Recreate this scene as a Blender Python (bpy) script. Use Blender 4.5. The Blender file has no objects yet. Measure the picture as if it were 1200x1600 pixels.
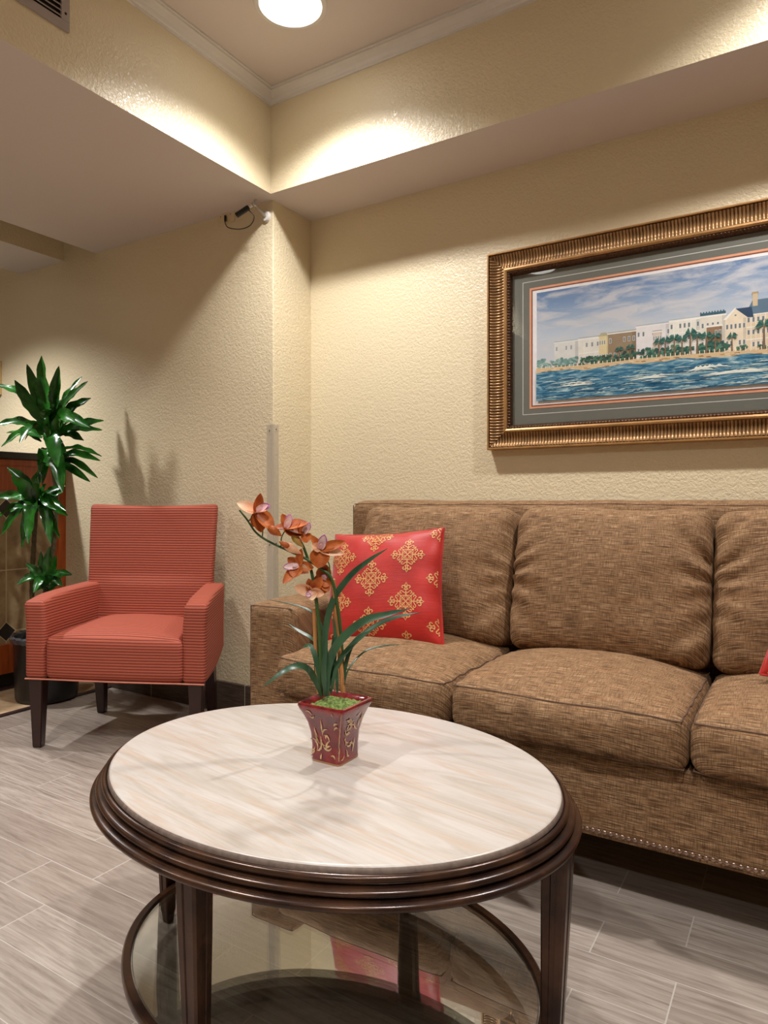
import bpy, bmesh, math, random
from mathutils import Vector, Matrix, noise
C = bpy.context.scene.collection
random.seed(7)
PI = math.pi
# ---------------------------------------------------------------- camera
H = 0.95; FPX = 1067.0; YAW = math.radians(31.7)
cam_d = bpy.data.cameras.new('camera'); cam = bpy.data.objects.new('camera', cam_d); C.objects.link(cam)
cam.location = (0, 0, H); cam.rotation_euler = (PI/2, 0, YAW)
cam_d.sensor_fit = 'HORIZONTAL'; cam_d.sensor_width = 36; cam_d.lens = 36*FPX/1200; cam_d.shift_y = -18/1200
cam_d.clip_start = 0.05
bpy.context.scene.camera = cam
# ---------------------------------------------------------------- world, exposure
sc = bpy.context.scene
sc.view_settings.view_transform = 'Standard'; sc.view_settings.look = 'None'
sc.view_settings.exposure = 0.13; sc.view_settings.gamma = 1; sc.view_settings.use_curve_mapping = False
w = bpy.data.worlds.new('world'); sc.world = w; w.use_nodes = True
w.node_tree.nodes['Background'].inputs[0].default_value = (.9, .92, 1, 1)
w.node_tree.nodes['Background'].inputs[1].default_value = 0.05
ZC = 2.65; ZS = 2.235
SPOT_E = 98; SPOT_COL = (1.0, .985, .985)
TRAY_LIGHTS = [(-1.50, 1.82), (.12, 1.82), (-1.66, .09), (.12, .14), (.12, -1.3)]  # the last, at the rear, is an invented out-of-view lamp for fill
BEAM_LIGHT = (-3.62, 1.5)

F_ = Vector((-math.sin(YAW), math.cos(YAW), 0)); R_ = Vector((math.cos(YAW), math.sin(YAW), 0))
def at(u, v, d):
    "point seen at pixel u, v of the 1200x1600 frame, d metres in front of the camera"
    return Vector((0, 0, H)) + F_*d + R_*((u-600)/FPX*d) + Vector((0, 0, (782-v)/FPX*d))
def aty(u, v, Y):
    s = (u-600)/FPX
    return at(u, v, Y/(F_.y + s*R_.y))

# ---------------------------------------------------------------- materials
def lin(c): return tuple(((x/255/12.92) if x/255 <= .04045 else ((x/255+.055)/1.055)**2.4) for x in c) + (1,)
class NT:
    def __init__(s, name, rough=.5, metal=0, spec=.5):
        s.m = bpy.data.materials.new(name); s.m.use_nodes = True; s.t = s.m.node_tree; s.b = s.t.nodes['Principled BSDF']
        s.b.inputs['Roughness'].default_value = rough; s.b.inputs['Metallic'].default_value = metal
        s.b.inputs['Specular IOR Level'].default_value = spec
    def n(s, typ, **k):
        nd = s.t.nodes.new(typ)
        for a, b in k.items(): setattr(nd, a, b)
        return nd
    def l(s, a, b): s.t.links.new(a, b)
    def coord(s, kind='Object'): return s.n('ShaderNodeTexCoord').outputs[kind]
    def map(s, scale=(1, 1, 1), src=None, rot=(0, 0, 0), loc=(0, 0, 0)):
        m = s.n('ShaderNodeMapping'); m.inputs['Scale'].default_value = scale; m.inputs['Rotation'].default_value = rot; m.inputs['Location'].default_value = loc
        s.l(src if src else s.coord(), m.inputs[0]); return m.outputs[0]
    def noise(s, vec, scale, detail=3, rough=.5, dist=0):
        n = s.n('ShaderNodeTexNoise'); n.inputs['Scale'].default_value = scale; n.inputs['Detail'].default_value = detail
        n.inputs['Roughness'].default_value = rough; n.inputs['Distortion'].default_value = dist; s.l(vec, n.inputs['Vector']); return n.outputs['Fac']
    def ramp(s, fac, stops):
        r = s.n('ShaderNodeValToRGB'); e = r.color_ramp.elements
        while len(e) < len(stops): e.new(.5)
        for i, (p, c) in enumerate(stops): e[i].position = p; e[i].color = c
        s.l(fac, r.inputs[0]); return r.outputs[0]
    def math(s, op, a, b=None):
        m = s.n('ShaderNodeMath', operation=op)
        for i, x in enumerate((a, b)):
            if x is None: continue
            if isinstance(x, (int, float)): m.inputs[i].default_value = x
            else: s.l(x, m.inputs[i])
        return m.outputs[0]
    def mix(s, fac, a, b, blend='MIX'):
        m = s.n('ShaderNodeMix', data_type='RGBA', blend_type=blend)
        for i, x in ((0, fac), (6, a), (7, b)):
            if isinstance(x, (int, float)): m.inputs[i].default_value = x
            elif isinstance(x, tuple): m.inputs[i].default_value = x
            else: s.l(x, m.inputs[i])
        return m.outputs[2]
    def col(s, c):
        if isinstance(c, tuple): s.b.inputs['Base Color'].default_value = c
        else: s.l(c, s.b.inputs['Base Color'])
        return s
    def bump(s, h, strength=.3, dist=.01):
        b = s.n('ShaderNodeBump'); b.inputs['Strength'].default_value = strength; b.inputs['Distance'].default_value = dist
        s.l(h, b.inputs['Height']); s.l(b.outputs[0], s.b.inputs['Normal']); return s
def simple(name, c, rough=.5, metal=0, vary=.08, vs=20, bump=0, bs=60, spec=.5):
    t = NT(name, rough, metal, spec)
    base = lin(c); dk = tuple(x*(1-vary*2) for x in base[:3])+(1,)
    v = t.coord()
    t.col(t.ramp(t.noise(v, vs), [(.3, dk), (.7, base)]))
    if bump: t.bump(t.noise(v, bs), bump, .004)
    return t.m
M = {}
WALLC = (226, 211, 177)
t = NT('painted_textured_wall', .33, 0, .5); v = t.coord(); t.col(lin(WALLC))
n1 = t.noise(v, 95, 3, .55, .6); n2 = t.noise(v, 28, 2)
t.bump(t.math('ADD', t.ramp(n1, [(.38, (0,0,0,1)), (.62, (1,1,1,1))]), t.math('MULTIPLY', n2, .5)), .32, .0035); M['wall'] = t.m
t = NT('ceiling_paint', .8, 0, .3); t.col(lin((218, 208, 200))); t.bump(t.noise(t.coord(), 120), .08, .002); M['ceil'] = t.m
M['white'] = simple('white_paint', (226, 222, 216), .45, vary=.02)
# floor of wood-look tile planks, real grid: rows .1255 m, planks .652 m
t = NT('wood_look_floor_tile', .38, 0, .4)
sx = t.n('ShaderNodeSeparateXYZ'); t.l(t.coord(), sx.inputs[0])
row = t.math('FLOOR', t.math('DIVIDE', t.math('SUBTRACT', sx.outputs[1], 1.322), .1255))
par = t.math('MODULO', t.math('ADD', row, 100), 2)
xo = t.math('ADD', t.math('SUBTRACT', sx.outputs[0], -.2185), t.math('MULTIPLY', par, .17))
ccol = t.math('DIVIDE', xo, .652); colid = t.math('FLOOR', ccol)
fx = t.math('MULTIPLY', t.math('FRACT', ccol), .652)
fy = t.math('MULTIPLY', t.math('FRACT', t.math('DIVIDE', t.math('SUBTRACT', sx.outputs[1], 1.322), .1255)), .1255)
g = t.math('MAXIMUM', t.math('LESS_THAN', fx, .0028), t.math('LESS_THAN', fy, .0020))
cb = t.n('ShaderNodeCombineXYZ'); t.l(row, cb.inputs[0]); t.l(colid, cb.inputs[1])
wn = t.n('ShaderNodeTexWhiteNoise'); t.l(cb.outputs[0], wn.inputs[0])
offs = t.n('ShaderNodeVectorMath', operation='MULTIPLY_ADD'); t.l(wn.outputs['Color'], offs.inputs[0]); offs.inputs[1].default_value = (7, 7, 7); t.l(t.coord(), offs.inputs[2])
grain = t.noise(t.map((1.6, 26, 1), offs.outputs[0]), 4, 6, .65, .7)
fine = t.noise(t.map((5, 130, 1), offs.outputs[0]), 5, 3)
cloud = t.noise(t.map((1, 3.5, 1), offs.outputs[0]), 5, 3)
wood = t.ramp(grain, [(.30, lin((104, 90, 80))), (.48, lin((158, 145, 133))), (.66, lin((190, 178, 166)))])
wood = t.mix(t.math('MULTIPLY', fine, .35), wood, lin((124, 110, 99)))
wood = t.mix(t.math('MULTIPLY', cloud, .45), wood, lin((190, 177, 164)))
wood = t.mix(t.math('MULTIPLY', wn.outputs[0], .42), wood, lin((122, 107, 95)))
t.col(t.mix(g, wood, lin((188, 180, 170)))); t.bump(t.math('SUBTRACT', grain, g), .12, .002); M['floor'] = t.m
t = NT('dark_tile_baseboard', .4); v = t.coord(); s2 = t.n('ShaderNodeSeparateXYZ'); t.l(v, s2.inputs[0])
j = t.math('LESS_THAN', t.math('FRACT', t.math('DIVIDE', t.math('ADD', s2.outputs[0], 10.02), .61)), .006)
t.col(t.mix(j, t.ramp(t.noise(t.map((3, 3, 30), v), 5, 4), [(.3, lin((62, 50, 42))), (.7, lin((92, 78, 66)))]), lin((170, 160, 148)))); M['base'] = t.m
# sofa tweed
def tweed(name, c1, c2, c3):
    t = NT(name, .82, 0, .25); s2 = t.n('ShaderNodeSeparateXYZ'); t.l(t.coord(), s2.inputs[0])
    yz = t.math('ADD', s2.outputs[1], s2.outputs[2])
    def cmb(a, b, off):
        c = t.n('ShaderNodeCombineXYZ'); t.l(t.math('MULTIPLY', s2.outputs[0], a), c.inputs[0]); t.l(t.math('MULTIPLY', yz, b), c.inputs[1]); c.inputs[2].default_value = off; return c.outputs[0]
    h = t.noise(cmb(20, 420, 0), 1, 3, .6); vv = t.noise(cmb(460, 34, 5), 1, 2, .6); big = t.noise(cmb(7, 120, 9), 1, 2)
    a = t.ramp(h, [(.36, lin(c1)), (.5, lin(c2)), (.66, lin(c3))])
    a = t.mix(t.ramp(vv, [(.42, (0, 0, 0, 1)), (.7, (.75, .75, .75, 1))]), a, lin(c1))
    a = t.mix(t.ramp(big, [(.5, (0, 0, 0, 1)), (.75, (.35, .35, .35, 1))]), a, lin((138, 90, 48)))
    t.col(a); t.bump(t.math('ADD', h, vv), .35, .002); return t.m
M['tweed'] = tweed('brown_tweed_fabric', (80, 58, 38), (142, 108, 76), (188, 154, 116))
M['seam'] = simple('brown_piping', (104, 76, 56), .9, vary=.2, vs=150)
# ribbed chair fabric
def ribbed(name, ky, kz, kx=0):
    t = NT(name, .75, 0, .3); s2 = t.n('ShaderNodeSeparateXYZ'); t.l(t.coord(), s2.inputs[0])
    ph = t.math('ADD', t.math('ADD', t.math('MULTIPLY', s2.outputs[1], ky), t.math('MULTIPLY', s2.outputs[2], kz)), t.math('MULTIPLY', s2.outputs[0], kx))
    nz = t.n('ShaderNodeSeparateXYZ'); t.l(t.coord('Normal'), nz.inputs[0]); top = t.math('GREATER_THAN', t.math('ABSOLUTE', nz.outputs[2]), .72)
    ph = t.math('ADD', t.math('MULTIPLY', s2.outputs[2], t.math('SUBTRACT', 1.0, top)), t.math('MULTIPLY', s2.outputs[1], top))
    ph = t.math('ADD', ph, t.math('MULTIPLY', t.noise(t.coord(), 4, 2), .004))
    sn = t.math('SINE', t.math('MULTIPLY', ph, 2*PI/.0108))
    f = t.ramp(t.math('ADD', t.math('MULTIPLY', sn, .5), .5), [(.10, lin((112, 52, 40))), (.40, lin((168, 82, 62))), (.8, lin((182, 94, 72)))])
    f = t.mix(t.math('MULTIPLY', t.noise(t.coord(), 160, 2), .3), f, lin((164, 78, 56)))
    t.col(f); t.bump(sn, .35, .0012); return t.m
M['rib_z'] = ribbed('ribbed_coral_fabric', 0, 1); M['rib_y'] = ribbed('ribbed_coral_seat_fabric', 1, 1)
M['welt'] = simple('coral_welt', (196, 120, 96), .7)
M['legwood'] = simple('dark_mahogany_leg', (52, 26, 22), .32, vary=.15)
# bronze rim of the table
t = NT('dark_bronze_wood', .24, .35, .5); t.col(t.ramp(t.noise(t.coord(), 14, 4), [(.35, lin((44, 28, 22))), (.7, lin((84, 56, 38)))])); M['bronze'] = t.m
# marble
t = NT('cream_marble', .3, 0, .4); v = t.map((1, 1, 1), rot=(0, 0, math.radians(8)))
st = t.noise(t.map((1.1, 9, 1), v), 3.2, 6, .62, 1.1); st2 = t.noise(t.map((.8, 16, 1), v, loc=(3, 1, 0)), 2.4, 3, .5, 1.5)
c = t.ramp(st, [(.30, lin((166, 155, 142))), (.5, lin((182, 174, 165))), (.70, lin((190, 184, 177)))])
c = t.mix(t.ramp(st2, [(.52, (0, 0, 0, 1)), (.61, (.4, .4, .4, 1)), (.66, (0, 0, 0, 1))]), c, lin((180, 150, 124)))
t.col(c); M['marble'] = t.m
M['marble_edge'] = simple('rough_marble_edge', (124, 106, 94), .6, vary=.2, vs=90)
def glass(name, f0, tint, rough=0.0):
    t = NT(name); t.t.nodes.remove(t.b); tr = t.n('ShaderNodeBsdfTransparent'); tr.inputs[0].default_value = tint
    gl = t.n('ShaderNodeBsdfGlossy'); gl.inputs['Roughness'].default_value = rough; lw = t.n('ShaderNodeLayerWeight'); lw.inputs[0].default_value = .5
    fr = t.math('ADD', t.math('MULTIPLY', t.math('POWER', lw.outputs['Facing'], 4.0), 1-f0), f0)
    mx = t.n('ShaderNodeMixShader'); t.l(fr, mx.inputs[0]); t.l(tr.outputs[0], mx.inputs[1]); t.l(gl.outputs[0], mx.inputs[2])
    t.l(mx.outputs[0], t.t.nodes['Material Output'].inputs[0]); return t.m
M['glass'] = glass('shelf_glass', .36, (.95, .97, .94, 1)); M['pane'] = glass('picture_glass', .045, (1, 1, 1, 1))
# red pillow, gold print
t = NT('red_silk', .48, 0, .35); t.b.inputs['Sheen Weight'].default_value = .25
t.col(t.ramp(t.noise(t.coord(), 12), [(.3, lin((162, 24, 14))), (.7, lin((186, 34, 22)))])); t.bump(t.noise(t.map((1, 8, 1)), 25, 3), .15, .003); M['red'] = t.m
M['goldprint'] = simple('gold_embroidery', (222, 160, 96), .5, vary=.12, vs=200)
# picture
M['frame_gold'] = simple('antique_gold_frame', (172, 134, 92), .3, .55, vary=.2, vs=30)
M['frame_flat'] = simple('gold_frame_fillet', (178, 132, 78), .38, .4, vary=.15)
M['frame_bead'] = simple('dark_bead_fillet', (96, 66, 44), .35, .6, vary=.3, vs=150)
M['mat_board'] = simple('grey_green_mat', (108, 108, 98), .85, vary=.02)
def flat(name, c, r=.85): return simple(name, c, r, vary=.05, vs=40)
# plants
def leafmat(name, a, b, rough=.28):
    t = NT(name, rough, 0, .5); t.col(t.ramp(t.noise(t.map((1, 1, 1)), 14, 3), [(.3, lin(a)), (.7, lin(b))])); return t.m
M['leaf'] = leafmat('glossy_green_leaf', (16, 58, 20), (48, 120, 36), .22); M['oleaf'] = leafmat('orchid_leaf', (34, 64, 44), (64, 98, 66), .32)
M['cane'] = simple('plant_cane', (92, 82, 52), .7, vary=.25, vs=60, bump=.4, bs=90); M['stem'] = simple('green_stem', (56, 86, 38), .5)
M['bamboo'] = simple('bamboo_stake', (188, 128, 72), .5, vary=.15); M['pot_black'] = simple('black_plastic', (24, 24, 26), .35)
M['liner'] = simple('clear_plastic_liner', (78, 80, 84), .15, vary=.3, vs=60, bump=.8, bs=60)
t = NT('red_glaze', .12, 0, .6); t.col(t.ramp(t.noise(t.coord(), 40, 4), [(.3, lin((86, 16, 22))), (.6, lin((132, 32, 36))), (.8, lin((150, 70, 50)))])); t.b.inputs['Coat Weight'].default_value = .5; M['glaze'] = t.m
M['glaze_ridge'] = simple('worn_glaze_ridge', (222, 184, 136), .2, vary=.2, vs=120); M['clay'] = simple('bare_clay', (190, 140, 96), .6, vary=.1)
t = NT('green_moss', .95); t.col(t.ramp(t.noise(t.coord(), 180, 4), [(.3, lin((58, 78, 26))), (.7, lin((134, 152, 78)))])); t.bump(t.noise(t.coord(), 240, 4), .9, .004); M['moss'] = t.m
def petal(name, a, b, r=.5):
    t = NT(name, r, 0, .3); t.col(t.ramp(t.noise(t.coord(), 45, 3), [(.3, lin(a)), (.7, lin(b))])); t.b.inputs['Subsurface Weight'].default_value = .1; t.b.inputs['Subsurface Radius'].default_value = (.01, .005, .003); return t.m
M['petal'] = petal('orange_petal', (150, 62, 16), (204, 116, 54)); M['petal_pale'] = petal('cream_petal', (226, 160, 116), (240, 204, 170))
M['lip'] = petal('pink_lip', (224, 170, 180), (244, 220, 214)); M['liptip'] = petal('purple_lip_spot', (150, 70, 120), (200, 140, 180)); M['bud'] = petal('bud', (196, 96, 60), (170, 160, 80))
# fireplace
t = NT('cherry_wood', .35); t.col(t.ramp(t.noise(t.map((18, 18, 1.6)), 3, 4), [(.3, lin((128, 54, 16))), (.7, lin((176, 86, 34)))])); M['cherry'] = t.m
M['mantel'] = simple('black_mantel', (30, 24, 22), .3)
t = NT('slate_wall_tile', .5); v = t.coord(); s2 = t.n('ShaderNodeSeparateXYZ'); t.l(v, s2.inputs[0])
yy = t.math('SUBTRACT', s2.outputs[1], 1.923); zz = t.math('SUBTRACT', s2.outputs[2], .60)
py = t.math('PINGPONG', t.math('ADD', yy, 6.2), .155); pz = t.math('PINGPONG', t.math('ADD', zz, 6.2), .155)
gr = t.math('MAXIMUM', t.math('LESS_THAN', py, .003), t.math('LESS_THAN', pz, .003))
py2 = t.math('PINGPONG', t.math('ADD', yy, 6.2), .155); pz2 = t.math('PINGPONG', t.math('ADD', t.math('SUBTRACT', s2.outputs[2], .91), 6.2), .31)
dd = t.math('ADD', py2, pz2)
tile = t.ramp(t.noise(v, 9, 5, .6), [(.3, lin((120, 96, 66))), (.55, lin((158, 134, 98))), (.75, lin((180, 160, 124)))])
a = t.mix(gr, tile, lin((190, 170, 136))); a = t.mix(t.math('LESS_THAN', dd, .052), a, lin((190, 170, 136))); a = t.mix(t.math('LESS_THAN', dd, .046), a, lin((34, 26, 22)))
t.col(a); M['fptile'] = t.m
t = NT('hearth_stone', .45); t.col(t.ramp(t.noise(t.coord(), 7, 5, .6), [(.3, lin((150, 118, 82))), (.6, lin((204, 178, 142))), (.8, lin((222, 204, 176)))])); M['hearth'] = t.m
M['strip'] = simple('dark_floor_strip', (58, 38, 36), .4); M['vent'] = simple('grey_vent_metal', (168, 156, 150), .45, vary=.03); M['dark'] = simple('dark_void', (34, 26, 20), .8)
M['chrome'] = simple('brushed_nickel', (196, 192, 186), .28, .8); M['nail'] = simple('nailhead_metal', (176, 150, 136), .25, .85); M['blackcam'] = simple('black_camera_plastic', (28, 26, 24), .4)
t = NT('corner_guard_plastic', .25); t.col(lin((214, 206, 190))); t.b.inputs['Alpha'].default_value = .30; M['guard'] = t.m
def emis(name, c, s):
    t = NT(name); t.b.inputs['Emission Color'].default_value = c; t.b.inputs['Emission Strength'].default_value = s; t.col((.9, .9, .9, 1)); return t.m
M['lens'] = emis('lit_lens', (1, .97, .92, 1), 9)
M['legtip'] = M['bronze']

# ---------------------------------------------------------------- object helpers
def obj(name, bm, mats, parent=None, smooth=True, loc=None, ang=40):
    if not isinstance(mats, (list, tuple)): mats = [mats]
    bmesh.ops.recalc_face_normals(bm, faces=bm.faces)
    me = bpy.data.meshes.new(name); bm.to_mesh(me); bm.free()
    for m in mats: me.materials.append(m)
    if smooth:
        for p in me.polygons: p.use_smooth = True
        try: me.set_sharp_from_angle(angle=math.radians(ang))
        except Exception: pass
    o = bpy.data.objects.new(name, me); C.objects.link(o)
    if parent: o.parent = parent
    if loc: o.location = loc
    return o
def thing(name, label, cat, loc=(0, 0, 0), rz=0, group=None):
    o = bpy.data.objects.new(name, None); C.objects.link(o); o.location = loc; o.rotation_euler = (0, 0, rz)
    o.empty_display_size = .05; o['label'] = label; o['category'] = cat
    if group: o['group'] = group
    return o
def tag(o, label, cat, group=None):
    o['label'] = label; o['category'] = cat
    if group: o['group'] = group
    return o
def struct(name, bm, m, **k): o = obj(name, bm, m, **k); o['kind'] = 'structure'; return o
def B(): return bmesh.new()
def box(bm, a, b, bev=0, mi=0, seg=2):
    a, b = Vector(a), Vector(b)
    r = bmesh.ops.create_cube(bm, size=1, matrix=Matrix.Translation((a+b)/2) @ Matrix.Diagonal((b.x-a.x, b.y-a.y, b.z-a.z, 1)))
    vs = r['verts']; fs = set(f for v in vs for f in v.link_faces)
    for f in fs: f.material_index = mi
    if bev:
        es = set(e for v in vs for e in v.link_edges)
        bmesh.ops.bevel(bm, geom=list(es), offset=bev, segments=seg, affect='EDGES', profile=.5)
    return vs
def prism(bm, poly, z0, z1, mi=0):
    lo = [bm.verts.new((x, y, z0)) for x, y in poly]; hi = [bm.verts.new((x, y, z1)) for x, y in poly]
    n = len(poly); fb = bm.faces.new(lo[::-1]); ft = bm.faces.new(hi); fb.material_index = mi; ft.material_index = mi
    for i in range(n):
        f = bm.faces.new((lo[i], lo[(i+1) % n], hi[(i+1) % n], hi[i])); f.material_index = mi
    return fb, ft
def spline(pts, n=8):
    pts = [Vector(p) for p in pts]; out = []
    P = [pts[0]*2-pts[1]] + pts + [pts[-1]*2-pts[-2]]
    for i in range(1, len(P)-2):
        for k in range(n):
            s = k/n; a, b, c, d = P[i-1:i+3]
            out.append(.5*((2*b)+(c-a)*s+(2*a-5*b+4*c-d)*s*s+(3*b-a-3*c+d)*s**3))
    out.append(pts[-1]); return out
def tube(bm, pts, r, seg=8, mi=0, cap=True):
    pts = [Vector(p) for p in pts]; rr = r if isinstance(r, (list, tuple)) else [r]*len(pts)
    if len(rr) != len(pts): rr = [rr[0]+(rr[-1]-rr[0])*i/(len(pts)-1) for i in range(len(pts))]
    up = Vector((0, 0, 1)); rings = []
    for i, p in enumerate(pts):
        d = (pts[min(i+1, len(pts)-1)]-pts[max(i-1, 0)])
        if d.length < 1e-9: d = Vector((0, 0, 1))
        d.normalize()
        if i == 0: s = d.cross(up); s = d.cross(Vector((1, 0, 0))) if s.length < .05 else s
        else: s = s - d*s.dot(d)
        s.normalize(); q = d.cross(s)
        rings.append([bm.verts.new(p + (s*math.cos(2*PI*k/seg)+q*math.sin(2*PI*k/seg))*rr[i]) for k in range(seg)])
    for a, b in zip(rings, rings[1:]):
        for k in range(seg): bm.faces.new((a[k], a[(k+1) % seg], b[(k+1) % seg], b[k])).material_index = mi
    if cap: bm.faces.new(rings[0][::-1]).material_index = mi; bm.faces.new(rings[-1]).material_index = mi
def lathe(bm, prof, seg=48, ax=1, ay=1, offs=False, c=(0, 0), mi=0, close=False):
    """profile of (r, z). With offs the profile r is an offset added to the ellipse half axes ax, ay"""
    rings = []
    for r, z in prof:
        ring = []
        for k in range(seg):
            a = 2*PI*k/seg
            if offs:
                nx, ny = math.cos(a)/ax, math.sin(a)/ay; L = math.hypot(nx, ny)
                x, y = ax*math.cos(a)+nx/L*r, ay*math.sin(a)+ny/L*r
            else: x, y = r*ax*math.cos(a), r*ay*math.sin(a)
            ring.append(bm.verts.new((c[0]+x, c[1]+y, z)))
        rings.append(ring)
    pr = list(zip(rings, rings[1:])) + ([(rings[-1], rings[0])] if close else [])
    for a, b in pr:
        for k in range(seg): bm.faces.new((a[k], a[(k+1) % seg], b[(k+1) % seg], b[k])).material_index = mi
    return rings
def axes(n, half, r):
    "grid stops along one side of a rounded box, denser in the rounded ends"
    e = [ -half + r*(1-math.cos(PI/2*k/4)) for k in range(4)]
    return e + [-(half-r)+2*(half-r)*k/n for k in range(n+1)] + [-x for x in e[::-1]]
def rmap(p, hf, r):
    q = Vector([max(-(h-r), min(h-r, c)) for c, h in zip(p, hf)]); d = p-q
    # a point on the cube surface goes to the sphere of radius r about the clamped point
    return q + d.normalized()*r if d.length > 1e-7 else q
def softbox(bm, hf, r, fn=None, n=(14, 10, 6), mi=0):
    A = [axes(n[i], hf[i], r) for i in range(3)]; cache = {}
    def V(i, j, k):
        if (i, j, k) not in cache:
            p = Vector((A[0][i], A[1][j], A[2][k])); q = rmap(p, hf, r)
            cache[(i, j, k)] = bm.verts.new(fn(q) if fn else q)
        return cache[(i, j, k)]
    L = [len(a)-1 for a in A]
    for ax in range(3):
        u, v2 = [(1, 2), (0, 2), (0, 1)][ax]
        for side in (0, L[ax]):
            for i in range(L[u]):
                for j in range(L[v2]):
                    q = []
                    for di, dj in ((0, 0), (1, 0), (1, 1), (0, 1)):
                        idx = [0, 0, 0]; idx[ax] = side; idx[u] = i+di; idx[v2] = j+dj; q.append(V(*idx))
                    bm.faces.new(q).material_index = mi
def strokes(bm, pts, wd, place, mi=1, n=6):
    "a ribbon along 2-D points, laid on a surface with place(x, y)"
    pts = [Vector((p[0], p[1])) for p in pts]; prev = None
    for i, p in enumerate(pts):
        d = pts[min(i+1, len(pts)-1)]-pts[max(0, i-1)]
        if d.length < 1e-9: continue
        d.normalize(); s = Vector((-d.y, d.x))
        ww = wd(i/(len(pts)-1)) if callable(wd) else wd
        a = bm.verts.new(place(*(p+s*ww/2))); b = bm.verts.new(place(*(p-s*ww/2)))
        if prev: bm.faces.new((prev[0], prev[1], b, a)).material_index = mi
        prev = (a, b)

# ================================================================ SETTING
bm = B(); box(bm, (-6.5, -3.2, -.1), (2.9, 2.6, 0)); struct('floor', bm, M['floor'], smooth=False)
bm = B(); box(bm, (-6.5, 2.236, 0), (-1.938, 2.7, ZC), .004); struct('wall_left', bm, M['wall'], smooth=False)
bm = B(); box(bm, (-1.938, 2.497, 0), (2.9, 2.7, ZC)); struct('wall_back', bm, M['wall'], smooth=False)
bm = B(); box(bm, (2.8, -3.2, 0), (2.9, 2.497, ZC)); struct('wall_right', bm, M['wall'], smooth=False)
bm = B(); box(bm, (-6.5, -3.3, 0), (2.9, -3.2, ZC)); struct('wall_front', bm, M['wall'], smooth=False)
bm = B(); box(bm, (-6.6, -3.3, 0), (-6.5, 2.7, ZC)); struct('wall_far_left', bm, M['wall'], smooth=False)
bm = B(); box(bm, (-6.6, -3.3, ZC), (2.9, 2.7, ZC+.1)); struct('ceiling', bm, M['ceil'], smooth=False)
bm = B()
fb, ft = prism(bm, [(-3.14, -3.2), (-1.907, -3.2), (-1.907, -1.9), (-1.907, 2.184), (1.9, 2.184), (1.9, -1.9), (-1.907, -1.9)][:0] or
      [(-3.14, -3.2), (-1.907, -3.2), (-1.907, 2.184), (2.8, 2.184), (2.8, 2.497), (-1.938, 2.497), (-1.938, 2.236), (-3.14, 2.236)], ZS, ZC)
fb.material_index = 1; struct('ceiling_soffit', bm, [M['wall'], M['ceil']], smooth=False)
bm = B(); box(bm, (1.9, -3.2, ZS), (2.8, 2.184, ZC)); struct('ceiling_soffit_right', bm, M['wall'], smooth=False)
bm = B(); box(bm, (-1.907, -3.2, ZS), (1.9, -2.3, ZC)); struct('ceiling_soffit_front', bm, M['wall'], smooth=False)
bm = B(); fb, ft = prism(bm, [(-3.825, -3.2), (-3.42, -3.2), (-3.42, 2.236), (-3.825, 2.236)], ZS+.012, ZC); fb.material_index = 1
struct('ceiling_beam', bm, [M['wall'], M['ceil']], smooth=False)
# crown moulding round the tray
def crown(name, p0, p1, inward):
    prof = [(0, 0), (.006, 0), (.006, .008), (.012, .011), (.017, .022), (.030, .034), (.038, .038), (.038, .044), (.046, .044), (.046, .05), (0, .05)]
    bm = B(); p0, p1, iv = Vector(p0), Vector(p1), Vector(inward); d = (p1-p0).normalized(); rows = []
    for r, z in prof:
        rows.append((bm.verts.new(p0+iv*r+d*r+Vector((0, 0, ZC-.05+z))), bm.verts.new(p1+iv*r-d*r+Vector((0, 0, ZC-.05+z)))))
    for a, b in zip(rows, rows[1:]): bm.faces.new((a[0], a[1], b[1], b[0]))
    bm.faces.new([r[0] for r in rows]); bm.faces.new([r[1] for r in rows][::-1])
    struct(name, bm, M['white'], smooth=False)
crown('trim_1', (-1.907, -2.3, 0), (-1.907, 2.184, 0), (1, 0, 0)); crown('trim_2', (-1.907, 2.184, 0), (1.9, 2.184, 0), (0, -1, 0))
crown('trim_3', (1.9, -2.3, 0), (1.9, 2.184, 0), (-1, 0, 0)); crown('trim_4', (-1.907, -2.3, 0), (1.9, -2.3, 0), (0, 1, 0))
# baseboards
bm = B(); box(bm, (-3.38, 2.222, 0), (-1.926, 2.236, .14), .002); struct('baseboard_left', bm, M['base'], smooth=False)
bm = B(); box(bm, (-1.938, 2.2361, 0), (-1.926, 2.485, .14), .002); struct('baseboard_corner', bm, M['base'], smooth=False)
bm = B(); box(bm, (-1.926, 2.485, 0), (2.8, 2.497, .14), .002); struct('baseboard_back', bm, M['base'], smooth=False)
# hearth
bm = B(); box(bm, (-3.395, -.6, 0), (-3.02, 2.22, .006), .001); struct('floor_hearth', bm, M['hearth'], smooth=False)
bm = B(); box(bm, (-3.02, -.6, 0), (-2.995, 2.22, .010), .003); struct('trim_5', bm, M['strip'], smooth=False)

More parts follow.
